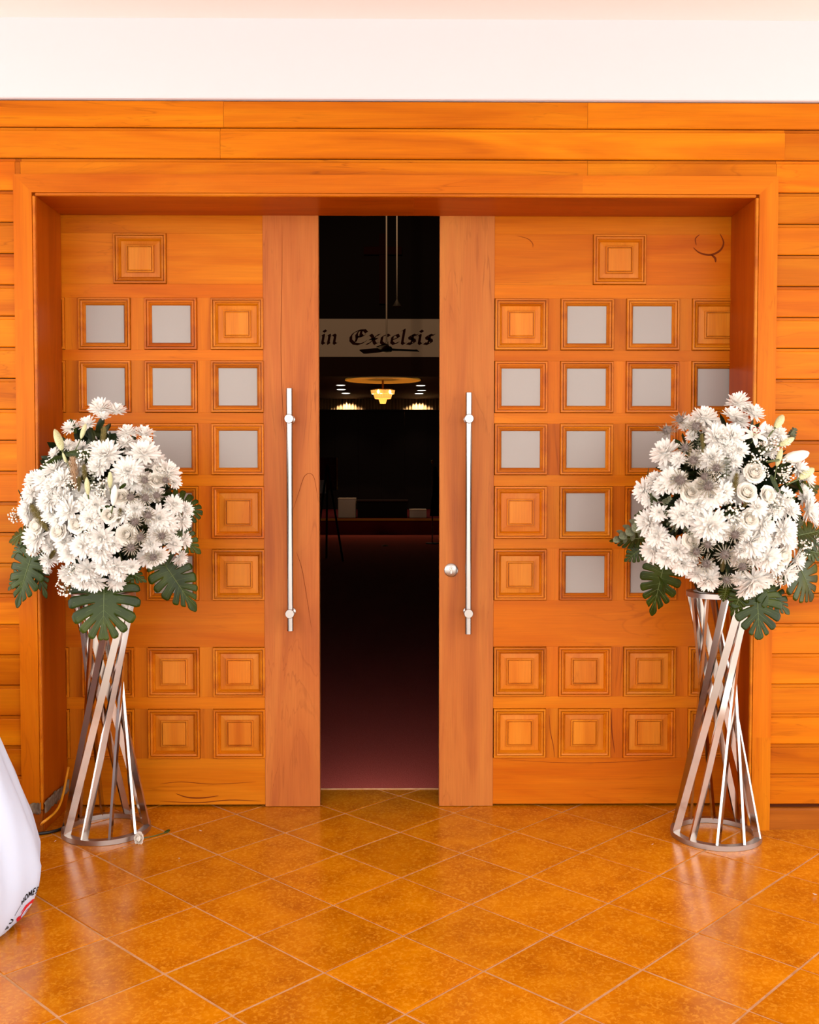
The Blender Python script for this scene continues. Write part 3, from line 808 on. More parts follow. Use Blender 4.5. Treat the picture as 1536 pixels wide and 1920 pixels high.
M['plume'] = noisy('tan_green_plume', rgb(92, 84, 38), rgb(134, 116, 66), 50, .8)
M['plumetip'] = noisy('blush_plume', rgb(160, 124, 90), rgb(186, 152, 120), 50, .8)
M['stem'] = plain('green_stem', rgb(74, 84, 34), .6)
M['gyp'] = plain('gypsophila_white', rgb(248, 238, 226), .7, spec=.1)
M['euc'] = noisy('eucalyptus_leaf', rgb(88, 94, 70), rgb(118, 120, 94), 12, .6)
def leaf_mat(name, a, b2, c2, rough=.36):
    mt, nt, b = newmat(name)
    L = nt.links.new
    co, rnd = objcoord(nt)
    n = nd(nt, 'ShaderNodeTexNoise', Scale=9.0, Detail=3.0); L(co, n.inputs['Vector'])
    r = ramp(nt, [(.3, a), (.55, b2), (.8, c2)]); L(n.outputs['Fac'], r.inputs[0])
    L(r.outputs[0], b.inputs['Base Color'])
    b.inputs['Roughness'].default_value = rough
    b.inputs['Specular IOR Level'].default_value = .22
    return mt
M['leaf'] = leaf_mat('monstera_green', rgb(26, 38, 2), rgb(42, 55, 4), rgb(66, 76, 10))
M['midrib'] = plain('leaf_vein_green', rgb(84, 98, 46), .5)
M['foliage'] = leaf_mat('dark_filler_leaf', rgb(16, 26, 8), rgb(30, 42, 14), rgb(66, 70, 26), .5)

def strip_petal(mb, base, dirv, nrm, L_, wid, curl, segs=4, tip=.55):
    """petal strip: base point, direction, face normal, curl bends toward the normal"""
    side = dirv.cross(nrm).normalized()
    rows = []
    for i in range(segs + 1):
        t = i / segs
        wv = wid * (math.sin(math.pi * min(1, .16 + .66 * t)) if t < .999 else tip * .6)
        a = curl * t
        p = base + (dirv * math.cos(a * .5) + nrm * math.sin(a * .5)) * (L_ * t)
        cup = nrm * (wv * .25)
        rows.append((p - side * wv / 2 + cup, p, p + side * wv / 2 + cup))
    n0 = len(mb.v)
    mb.v += [q for r_ in rows for q in r_]
    for i in range(segs):
        for k in range(2):
            mb.f.append((n0 + i * 3 + k, n0 + i * 3 + k + 1, n0 + i * 3 + 4 + k, n0 + i * 3 + 3 + k))
def mum_mesh(seed, layers):
    rnd = random.Random(seed); mb = MB()
    for (n, elev, ln, wd, hb) in layers:
        for k in range(n):
            a = 2 * math.pi * (k + rnd.uniform(-.25, .25)) / n + elev
            e = math.radians(elev + rnd.uniform(-9, 9))
            d_ = Vector((math.cos(a) * math.cos(e), math.sin(a) * math.cos(e), math.sin(e)))
            nn = Vector((-math.cos(a) * math.sin(e), -math.sin(a) * math.sin(e), math.cos(e)))
            strip_petal(mb, Vector((0, 0, hb)) + d_ * .10, d_, nn, ln * rnd.uniform(.88, 1.08), wd * rnd.uniform(.85, 1.1), math.radians(rnd.uniform(5, 40)))
    mb.lathe([(0, -.35), (.10, -.3), (.2, -.02), (.24, .12), (0, .2)], n=8)
    return mb.mesh('chrysanthemum', M['petal'], True)
MUM = [mum_mesh(1, [(17, -8, 1.0, .27, 0), (17, 12, .98, .26, .02), (16, 30, .90, .25, .04), (13, 48, .76, .24, .07), (9, 64, .58, .22, .09), (6, 80, .42, .20, .1)]),
       mum_mesh(2, [(16, -16, .98, .28, 0), (17, 6, 1.0, .27, .02), (16, 26, .92, .26, .04), (13, 46, .78, .24, .07), (9, 64, .6, .22, .09), (6, 78, .44, .2, .1)]),
       mum_mesh(3, [(15, 0, 1.0, .29, 0), (15, 20, .94, .28, .03), (13, 40, .8, .26, .06), (9, 60, .6, .24, .09), (6, 78, .42, .2, .1)])]
def rose_mesh():
    rnd = random.Random(5); mb = MB()
    for j, (n, r_, hh, op, cl) in enumerate(((2, .12, .80, .0, .5), (3, .24, .86, .0, .45), (3, .38, .88, .0, .36), (4, .52, .86, .08, .26), (5, .68, .78, .25, .12), (5, .84, .64, .6, 0), (6, .92, .46, 1.0, 0))):
        for k in range(n):
            a0 = 2 * math.pi * k / n + j * .7 + rnd.uniform(-.15, .15)
            span = 2 * math.pi / n * 1.4
            v = []; nu, nv = 6, 5
            for iv in range(nv + 1):
                t = iv / nv
                for iu in range(nu + 1):
                    u = iu / nu - .5
                    rr = r_ * (.40 + .60 * math.sin(t * 1.5) / math.sin(1.5)) * (1 - cl * t ** 3) + op * .30 * t ** 3
                    rr *= 1 + .10 * u + .05 * math.cos(u * 9)
                    z = -.35 + (hh + .35) * t - op * .30 * t ** 4
                    ed = 1 - .22 * (abs(u) * 2) ** 2.5 * t
                    a = a0 + span * u * (1 - .12 * t)
                    v.append((rr * math.cos(a), rr * math.sin(a), -.35 + (z + .35) * ed))
            f = [(iv * (nu + 1) + iu, iv * (nu + 1) + iu + 1, (iv + 1) * (nu + 1) + iu + 1, (iv + 1) * (nu + 1) + iu) for iv in range(nv) for iu in range(nu)]
            mb.add(v, f)
    return mb.mesh('rose', M['rose'], True)
ROSE = rose_mesh()
def calyx_mesh():
    mb = MB()
    for k in range(5):
        a = 2 * math.pi * k / 5; d_ = Vector((math.cos(a), math.sin(a), -.1)).normalized()
        strip_petal(mb, Vector((0, 0, -.36)), d_, Vector((0, 0, 1)), .62, .2, 1.2, 4, .1)
    mb.tube([(0, 0, -.3), (0, 0, -1.4)], .07, 6)
    return mb.mesh('calyx', M['stem'], True)
CALYX = calyx_mesh()
def spike(mb, p, d_, L_, r_):
    a = d_.cross(Vector((.3, .5, .8))).normalized(); b2 = d_.cross(a)
    n0 = len(mb.v)
    mb.v += [p + a * r_, p - a * r_ * .5 + b2 * r_ * .87, p - a * r_ * .5 - b2 * r_ * .87, p + d_ * L_]
    mb.f += [(n0, n0 + 1, n0 + 3), (n0 + 1, n0 + 2, n0 + 3), (n0 + 2, n0, n0 + 3)]
def thistle_meshes():
    rnd = random.Random(9); mb = MB()
    mb.lathe([(0, -.25), (.28, -.12), (.36, .1), (.30, .34), (.14, .5), (0, .54)], n=12)
    for i in range(130):
        z = rnd.uniform(-.1, 1); a = rnd.uniform(0, 6.283); s_ = math.sqrt(max(0, 1 - z * z))
        d_ = Vector((s_ * math.cos(a), s_ * math.sin(a), z))
        spike(mb, Vector((d_.x * .34, d_.y * .34, d_.z * .46 + .08)), d_, rnd.uniform(.14, .26), .03)
    cone = mb.mesh('cone', M['thistle'])
    mb = MB()
    for k in range(17):
        a = 2 * math.pi * (k + rnd.uniform(-.2, .2)) / 17
        e = rnd.uniform(-.15, .5)
        d_ = Vector((math.cos(a) * math.cos(e), math.sin(a) * math.cos(e), math.sin(e)))
        L_ = rnd.uniform(.7, 1.0)
        strip_petal(mb, d_ * .2, d_, Vector((0, 0, 1)), L_, .10, .5, 4, .05)
        for s_ in (-1, 1):
            sd = d_.cross(Vector((0, 0, 1))) * s_
            for tt in (.45, .7):
                spike(mb, d_ * (.2 + L_ * tt), (d_ * .8 + sd).normalized(), .2, .018)
    mb.tube([(0, 0, -.2), (.05, 0, -1.6)], .05, 6)
    return cone, mb.mesh('bracts', M['bract'], True)
TH_CONE, TH_BR = thistle_meshes()
def bud_mesh():
    mb = MB(); n = 12; prof = [(.06, -1.0), (.16, -.85), (.26, -.5), (.30, -.05), (.27, .4), (.17, .78), (.06, .98), (0, 1.0)]
    v = []; f = []
    for r_, z in prof:
        for k in range(n):
            a = 2 * math.pi * k / n
            q = r_ * (1 + .10 * math.cos(3 * a))
            v.append((q * math.cos(a), q * math.sin(a), z))
    for i in range(len(prof) - 1):
        for k in range(n): f.append((i * n + k, i * n + (k + 1) % n, (i + 1) * n + (k + 1) % n, (i + 1) * n + k))
    mb.add(v, f)
    return mb.mesh('lily_bud', M['bud'], True)
BUD = bud_mesh()
BUDW = BUD.copy(); BUDW.name = 'lily_bud_white'; BUDW.materials.clear(); BUDW.materials.append(M['lily'])
def bud_stalk():
    return MB().tube([(0, 0, -.95), (.05, 0, -1.5), (.2, 0, -2.6)], [.07, .06, .06], 6).mesh('bud_stalk', M['stem'], True)
BSTALK = bud_stalk()
def lily_meshes():
    mb = MB()
    for k in range(6):
        a = 2 * math.pi * k / 6
        d_ = Vector((math.cos(a) * .8, math.sin(a) * .8, .6)); nn = Vector((-math.cos(a) * .6, -math.sin(a) * .6, .8))
        strip_petal(mb, d_ * .05, d_, nn, 1.05, .46 if k % 2 else .36, -1.0, 7, .2)
    pet = mb.mesh('lily', M['lily'], True)
    mb = MB(); sm = MB()
    for k in range(6):
        a = 2 * math.pi * (k + .5) / 6
        p = Vector((math.cos(a) * .28, math.sin(a) * .28, .72))
        sm.tube([(0, 0, .1), p * .5 + Vector((0, 0, .08)), p], .018, 5)
        t_ = Vector((-math.sin(a), math.cos(a), 0))
        mb.tube([p - t_ * .12, p, p + t_ * .12], [.02, .045, .02], 6)
    return pet, mb.mesh('anthers', M['anther'], True), sm.mesh('stamens', M['bud'], True)
LILY, ANTH, STAM = lily_meshes()
def plume_mesh():
    rnd = random.Random(4); mb = MB()
    for i in range(210):
        t = i / 210
        z = -1 + 2 * t; r_ = .30 * math.sin(math.pi * min(1, .12 + .8 * t)) ** .7
        a = i * 2.4
        d_ = Vector((math.cos(a), math.sin(a), .9)).normalized()
        strip_petal(mb, Vector((r_ * .3 * math.cos(a), r_ * .3 * math.sin(a), z)), d_, Vector((-math.cos(a) * .7, -math.sin(a) * .7, .7)), r_ * rnd.uniform(1.0, 2.1) + .05, .05, .6, 2, .1)
    return mb.mesh('plume', M['plume'], True)
PLUME = plume_mesh()
PLUMEB = PLUME.copy(); PLUMEB.name = 'plume_blush'; PLUMEB.materials.clear(); PLUMEB.materials.append(M['plumetip'])
def gyp_meshes(seed):
    rnd = random.Random(seed); fl = MB(); st = MB()
    root = Vector((0, 0, -1.1))
    for i in range(46):
        while True:
            p = Vector((rnd.uniform(-1, 1), rnd.uniform(-1, 1), rnd.uniform(-.7, 1)))
            if p.length < 1: break
        r_ = rnd.uniform(.075, .125)
        bm = bmesh.new(); bmesh.ops.create_icosphere(bm, subdivisions=1, radius=r_)
        fl.add([q.co + p + Vector((rnd.uniform(-.02, .02),) * 3) for q in bm.verts], [[q.index for q in f.verts] for f in bm.faces]); bm.free()
        mid = root.lerp(p, .55) + Vector((rnd.uniform(-.15, .15), rnd.uniform(-.15, .15), 0))
        st.tube([root, mid, p], .013, 3, False)
    return fl.mesh('florets', M['gyp'], True), st.mesh('fine_stems', M['stem'])
GYP = [gyp_meshes(21), gyp_meshes(22)]
def euc_mesh():
    rnd = random.Random(14); mb = MB()
    for i in range(7):
        z = -.9 + i * .3
        for s_ in (0, 1):
            a = i * 1.57 + s_ * math.pi
            r_ = .34 * (1 - .06 * i)
            d_ = Vector((math.cos(a), math.sin(a), .35)).normalized(); nn = Vector((-math.cos(a) * .35, -math.sin(a) * .35, 1)).normalized(); sd = d_.cross(nn)
            c = Vector((0, 0, z)) + d_ * (r_ * 1.02)
            ring_ = [c + d_ * r_ * math.cos(q * .6283) + sd * r_ * .92 * math.sin(q * .6283) + nn * (.06 * math.cos(q * 1.2566)) for q in range(10)]
            mb.add([c] + ring_, [(0, 1 + q, 1 + (q + 1) % 10) for q in range(10)])
    mb.tube([(0, 0, -1.2), (.03, 0, 0), (0, 0, 1.05)], [.035, .03, .015], 5)
    return mb.mesh('eucalyptus', M['euc'], True)
EUC = euc_mesh()
def small_leaf_mesh():
    mb = MB()
    strip_petal(mb, Vector((0, 0, -1)), Vector((0, 0, 1)), Vector((0, -1, 0)), 2.0, .62, .5, 8, .02)
    return mb.mesh('lance_leaf', M['leaf'], True)
LANCE = small_leaf_mesh()

def place(parent, name, me, loc, direction, size, roll=None, subs=(), tilt_to=None):
    o = bpy.data.objects.new(name, me)
    COL.objects.link(o); o.parent = parent
    q = Vector(direction).normalized().to_track_quat('Z', 'Y')
    q = q @ Quaternion((0, 0, 1), random.uniform(0, 6.283) if roll is None else roll)
    o.rotation_mode = 'QUATERNION'; o.rotation_quaternion = q
    o.scale = (size,) * 3
    o.location = Vector(loc) - WLOC[parent.name]
    for nm, sm in subs:
        s_ = bpy.data.objects.new(nm, sm); COL.objects.link(s_); s_.parent = o
    return o

def monstera(parent, base, tip, nrm, wr=.85, droop=.25, seed=0, lobes=7, fold=.16):
    """heart shaped blade: rays fan out from the midrib, slits run inward between the lobes"""
    rnd = random.Random(seed)
    base, tip = Vector(base), Vector(tip)
    ax = tip - base; L_ = ax.length; ax.normalize()
    nrm = Vector(nrm); nrm = (nrm - ax * nrm.dot(ax)).normalized()
    sd = ax.cross(nrm)
    W_ = wr * L_ * .5
    tab = [(0, .74), (.12, .95), (.28, 1.04), (.45, 1.0), (.62, .90), (.80, .72), (1.0, .30 / max(wr * .5, .2))]
    def length(u):
        for (a, la), (b2, lb) in zip(tab[:-1], tab[1:]):
            if u <= b2: return W_ * (la + (lb - la) * (u - a) / (b2 - a))
        return W_ * tab[-1][1]
    def P(u, v, s_):
        u = min(max(u, 0), 1)
        al = math.radians(-48 + 138 * u ** 1.1) + .32 * v * v * (1 - u)
        m_ = .70 * L_ * u ** 1.1
        bw = .10 * math.sin(math.pi * v) * v
        x = length(u) * v
        along = m_ + x * math.sin(al) + bw * L_ * .3
        out = x * math.cos(al)
        uu = along / L_
        bend = -droop * L_ * .5 * max(0, uu) ** 2 - fold * out * out / max(W_, 1e-4) * 1.3 + fold * .8 * out
        return base + ax * along + sd * (s_ * out) + nrm * bend
    mb = MB()
    ed = [0] + [(i + rnd.uniform(-.12, .12)) / lobes for i in range(1, lobes)] + [1.0]
    cuts = []
    for s_ in (-1, 1):
        ct = [0.95] + [rnd.uniform(.18, .42) for _ in range(lobes - 1)] + [.97]
        gp = [0] + [rnd.uniform(.12, .30) for _ in range(lobes - 1)] + [0]
        for i in range(lobes):
            u0, u1 = ed[i], ed[i + 1]
            nv, nu = 9, 5
            v = []
            for a in range(nv + 1):
                t = a / nv
                def shrink(c_, g_):
                    q = 0 if t < c_ else (t - c_) / (1 - c_)
                    return g_ * min(1, q * 2.2) * .5 + .16 * max(0, q - .55) ** 2 * (1 if g_ else .4)
                lo = u0 + (u1 - u0) * shrink(ct[i], gp[i]); hi = u1 - (u1 - u0) * shrink(ct[i + 1], gp[i + 1])
                for b2 in range(nu + 1):
                    e = b2 / nu
                    rd_ = 1 - .10 * (2 * e - 1) ** 4 * t ** 2
                    v.append(P(lo + (hi - lo) * e, t * rd_, s_))
            mb.add(v, [(a * (nu + 1) + b2, a * (nu + 1) + b2 + 1, (a + 1) * (nu + 1) + b2 + 1, (a + 1) * (nu + 1) + b2) for a in range(nv) for b2 in range(nu)])
    bmm = bmesh.new()
    me = mb.mesh('monstera_leaf', M['leaf'], True, base)
    bmm.from_mesh(me); bmesh.ops.remove_doubles(bmm, verts=bmm.verts[:], dist=.0004); bmesh.ops.recalc_face_normals(bmm, faces=bmm.faces[:]); bmm.to_mesh(me); bmm.free()
    for p_ in me.polygons: p_.use_smooth = True
    o = link(bpy.data.objects.new('monstera_leaf', me), parent, base)
    sm = o.modifiers.new('thickness', 'SOLIDIFY'); sm.thickness = .0012; sm.offset = 0
    rib = MB().tube([P(u, 0, 1) + nrm * .001 for u in (0, .2, .4, .6, .8, 1.0)], [.0022, .002, .0018, .0016, .0012, .001], 5)
    for i in range(lobes):
        for s_ in (-1, 1):
            uc = (ed[i] + ed[i + 1]) / 2
            rib.tube([P(uc, .02, s_) + nrm * .0008, P(uc, .45, s_) + nrm * .0008, P(uc, .85, s_) + nrm * .0008], [.0008, .0007, .0003], 4, False)
    rib.build('leaf_veins', M['midrib'], o, True, base)
    return o

# ------------------------------------------------------------------ flower arrangements
def arrangement(label, c, zt, ox, ctr, ext, Yc, bfront, D):
    K = 1 / 3.657
    t = empty('flower_arrangement', (c.x, c.y, zt + .001)); tag(t, label, 'flower arrangement', 'white funeral flower arrangements')
    def conv(zx, zy): return ox + zx * K, 720 + zy * K
    CC = at(ctr[0], ctr[1], Yc)
    def shell(zx, zy, lift=0.0):
        px, py = conv(zx, zy)
        rx, ry = (px - ctr[0]) / ext[0], (py - ctr[1]) / ext[1]
        r2 = min(1.0, rx * rx + ry * ry)
        Y = Yc - bfront * math.sqrt(1 - r2) - lift
        p = at(px, py, Y)
        n = Vector((rx * .8, -math.sqrt(1 - r2) - .28, -ry * .8 + .22)).normalized()
        return p, n, (Y - CAM.y) / F_PX
    # foam bowl on the stand and dark filler foliage behind the blooms
    MB().lathe([(0, 0), (.085, 0), (.112, .05), (.118, .10), (.10, .10), (0, .105)], (c.x, c.y, zt + .001), 28).build('foam_bowl', M['foliage'], t, True)
    rnd = random.Random(int(ctr[0])); mb = MB()
    hx, hz = ext[0] * (Yc - CAM.y) / F_PX, ext[1] * (Yc - CAM.y) / F_PX
    for i in range(950):
        d_ = Vector((rnd.gauss(0, 1), rnd.gauss(0, 1), rnd.gauss(0, 1))).normalized()
        rad = rnd.uniform(.30, .66)
        lim = .22 if d_.y > 0 else bfront
        p = CC + Vector((d_.x * hx * rad, d_.y * lim * rad, d_.z * hz * rad))
        if p.x < XL + .02 and p.y > -J - .03: p.y = -J - .03 - rnd.uniform(0, .04)
        if p.x > XR - .02 and p.y > -J - .03: p.y = -J - .03 - rnd.uniform(0, .04)
        dd = (d_ + Vector((rnd.uniform(-.6, .6), rnd.uniform(-.6, .2), rnd.uniform(-.6, .6)))).normalized()
        nn = dd.cross(Vector((rnd.uniform(-1, 1), rnd.uniform(-1, 1), rnd.uniform(-1, 1)))).normalized()
        strip_petal(mb, p, dd, nn, rnd.uniform(.05, .085), rnd.uniform(.026, .042), .6, 3, .1)
    o = mb.build('filler_foliage', M['foliage'], t, True); o['kind'] = 'stuff'
    for i in range(9):                         # bare stems from the bowl into the core
        a = 2 * math.pi * i / 9
        p0 = Vector((c.x + .06 * math.cos(a), c.y + .06 * math.sin(a), zt + .09))
        p1 = CC + Vector((hx * .5 * math.cos(a), -.06 + .08 * math.sin(a), hz * .3 * math.sin(a * 2)))
        MB().tube([p0, p0.lerp(p1, .5) + Vector((0, 0, .05)), p1], .004, 5).build('stem', M['stem'], t)
    for i, (zx, zy, d, *r_) in enumerate(D['mum']):
        p, n, s_ = shell(zx, zy, random.uniform(-.012, .02))
        n = (n + Vector((random.uniform(-.3, .3), random.uniform(-.15, .15), random.uniform(-.25, .35)))).normalized()
        if r_: n = (n + Vector(r_[0])).normalized()
        place(t, 'chrysanthemum', MUM[i % 3], p, n, d * K * s_ * .5)
    for i in range(30):                        # blooms deeper in the mass
        while True:
            qx, qy = rnd.uniform(-1, 1), rnd.uniform(-1, 1)
            if qx * qx + qy * qy < .66: break
        p, n, s_ = shell((ctr[0] + qx * ext[0] - ox) / K, (ctr[1] + qy * ext[1] + 6 - 720) / K, -.055)
        place(t, 'chrysanthemum', MUM[i % 3], p, (n + Vector((rnd.uniform(-.3, .3), 0, rnd.uniform(-.3, .3)))).normalized(), rnd.uniform(.038, .052))
    for zx, zy, d in D['rose']:
        p, n, s_ = shell(zx, zy, .015)
        n = (n + Vector((random.uniform(-.25, .25), 0, random.uniform(-.1, .3)))).normalized()
        place(t, 'rose', ROSE, p, n, d * K * s_ * .5, None, (('calyx', CALYX),))
    for zx, zy, d in D['thistle']:
        p, n, s_ = shell(zx, zy, .052)
        n = (n + Vector((random.uniform(-.35, .35), 0, random.uniform(-.1, .4)))).normalized()
        o = place(t, 'thistle', TH_CONE, p, n, d * K * s_ * .56, None, (('bracts', TH_BR),))
    for zx, zy, zx2, zy2, wh in D['bud']:       # from stalk end to tip
        p, n, s_ = shell(zx, zy, .03); q, n2, s2 = shell(zx2, zy2, .05)
        ax = q - p
        place(t, 'lily_bud', BUDW if wh else BUD, (p + q) / 2, ax, ax.length * .5, None, (('bud_stalk', BSTALK),))
    for zx, zy, d in D.get('lily', ()):
        p, n, s_ = shell(zx, zy, .035)
        place(t, 'lily', LILY, p, (n + Vector((-.15, 0, .2))).normalized(), d * K * s_ * .5, .4, (('anthers', ANTH), ('stamens', STAM)))
    for zx, zy, zx2, zy2, bl in D['plume']:
        p, n, s_ = shell(zx, zy, .01); q, n2, s2 = shell(zx2, zy2, .03)
        ax = q - p
        place(t, 'grass_plume', PLUMEB if bl else PLUME, (p + q) / 2, ax, ax.length * .5)
    for i, (zx, zy, d) in enumerate(D['gyp']):
        p, n, s_ = shell(zx, zy, .025)
        fl, st = GYP[i % 2]
        place(t, 'gypsophila_spray', fl, p, n, d * K * s_ * .5, None, (('fine_stems', st),))
    for zx, zy, zx2, zy2 in D['euc']:
        p, n, s_ = shell(zx, zy, .01); q, n2, s2 = shell(zx2, zy2, .03)
        ax = q - p
        place(t, 'eucalyptus_sprig', EUC, (p + q) / 2, ax, ax.length * .5)
    for zx, zy, zx2, zy2 in D['lance']:
        p, n, s_ = shell(zx, zy, .01); q, n2, s2 = shell(zx2, zy2, .03)
        ax = q - p
        o = place(t, 'lance_leaf', LANCE, (p + q) / 2, ax, ax.length * .5)
    for i, (bx, by, Yb, tx, ty, Yt, nrm, wr_, droop) in enumerate(D['monstera']):
        b0, t0 = conv(bx, by), conv(tx, ty)
        bp_, tp_ = at(b0[0], b0[1], Yb), at(t0[0], t0[1], Yt)
        monstera(t, bp_, tp_, nrm, wr_, droop, seed=i + int(ctr[0]))
        root = CC + Vector((0, 0, -.05))
        MB().tube([root.lerp(bp_, .25), root.lerp(bp_, .65) + Vector((0, -.01, .02)), bp_], .0035, 5).build('leaf_stalk', M['stem'], t)
    return t

LEFT = dict(
 mum=[(690, 175, 165, (0, 0, .6)), (800, 190, 135, (.3, 0, .5)), (705, 232, 100, (0, 0, .9)), (600, 280, 130, (0, 0, .8)), (490, 305, 130, (-.3, 0, .6)), (380, 480, 100, (-.6, 0, .3)), (465, 428, 100, (-.2, 0, .5)),
      (870, 340, 140, (-.1, 0, .8)), (985, 350, 150, (.3, 0, .7)), (1000, 405, 110, (.3, 0, .4)), (860, 412, 125, (-.1, 0, .7)), (985, 485, 215), (730, 490, 215), (680, 570, 160), (660, 440, 110, (0, 0, .6)), (880, 600, 210), (920, 685, 130), (850, 640, 120),
      (380, 590, 190, (0, 0, .5)), (310, 660, 180), (430, 660, 170), (370, 700, 170), (1150, 610, 180, (.5, 0, .2)), (1190, 670, 110, (.6, 0, 0)), (1080, 570, 110, (0, 0, .5)),
      (215, 750, 130), (190, 870, 140, (-.5, 0, 0)), (340, 800, 170), (430, 780, 160), (480, 870, 210), (370, 890, 170), (600, 830, 160), (660, 830, 170), (620, 930, 160), (400, 940, 110), (200, 930, 110, (-.5, 0, 0)),
      (260, 1050, 200), (230, 1130, 110), (340, 1110, 120), (330, 1205, 120, (-.1, 0, -.3)), (325, 1270, 75, (0, 0, -.7)), (480, 1160, 165), (440, 1080, 140), (570, 1110, 180), (700, 1050, 220), (690, 1140, 180), (780, 1100, 120), (850, 880, 170), (930, 860, 150), (790, 930, 110),
      (1090, 920, 190), (1150, 950, 150), (1190, 830, 140), (1270, 860, 120, (.5, 0, .1)), (1250, 940, 130, (.5, 0, 0)), (1060, 1000, 100), (1030, 1100, 150), (1090, 1170, 130), (1190, 1100, 130, (.3, 0, 0)), (1260, 1070, 120, (.5, 0, 0)), (1230, 1190, 120, (.5, 0, -.4)),
      (600, 1270, 180), (560, 1340, 150, (0, 0, -.4)), (650, 1350, 160, (0, 0, -.4)), (720, 1240, 150), (800, 1250, 170), (820, 1300, 110, (0, 0, -.3)), (905, 1250, 110, (.2, 0, -.2)), (800, 1365, 85, (0, 0, -.6))],
 rose=[(870, 1035, 130), (1070, 660, 100), (405, 1015, 115), (255, 975, 105), (830, 775, 95), (530, 965, 115), (750, 900, 100), (1100, 590, 90)],
 thistle=[(990, 665, 105), (1130, 665, 95), (900, 780, 110), (995, 785, 115), (1075, 770, 105), (925, 945, 110), (1015, 905, 110), (960, 1050, 110), (900, 1120, 115), (1110, 1045, 110), (1050, 1190, 110)],
 bud=[(425, 455, 375, 310, 0), (555, 375, 590, 270, 0), (605, 760, 595, 640, 0), (755, 715, 755, 600, 0), (775, 835, 790, 690, 1), (455, 540, 430, 470, 0)],
 plume=[(700, 430, 715, 300, 0), (520, 720, 500, 510, 1), (590, 690, 575, 560, 0), (540, 740, 545, 640, 0), (810, 960, 825, 860, 0), (330, 1010, 220, 840, 0), (340, 1200, 370, 1150, 0)],
 gyp=[(570, 505, 130), (690, 700, 130), (105, 900, 110), (590, 1000, 120), (440, 1395, 130), (490, 1265, 110), (490, 680, 110), (1170, 600, 100), (680, 760, 90)],
 euc=[(620, 720, 640, 600)],
 lance=[(450, 480, 610, 465), (640, 900, 740, 840), (690, 930, 770, 850), (520, 340, 485, 250), (260, 620, 430, 545), (160, 800, 145, 715), (820, 720, 870, 670)],
 monstera=[(715, 1395, -.58, 705, 1755, -.62, (.05, -1, .25), 1.35, .12),
           (215, 1190, -.52, 90, 1545, -.52, (-.3, -1, .2), .75, .2), (230, 1200, -.50, 320, 1480, -.50, (.2, -1, .2), .55, .2), (190, 1010, -.50, 45, 1075, -.46, (0, -.8, .7), .9, .2),
           (190, 1100, -.50, 60, 1190, -.48, (-.2, -1, .4), .8, .25), (160, 1290, -.50, 40, 1420, -.48, (-.2, -1, .2), .7, .2),
           (1130, 1240, -.44, 1360, 1570, -.40, (.3, -1, .35), .75, .2), (1190, 830, -.40, 1400, 880, -.34, (.1, -.9, .5), 1.2, .2),
           (1190, 1010, -.40, 1390, 1170, -.34, (.2, -1, .2), .75, .2), (860, 1280, -.55, 1015, 1355, -.52, (.1, -.8, .6), .8, .2)])
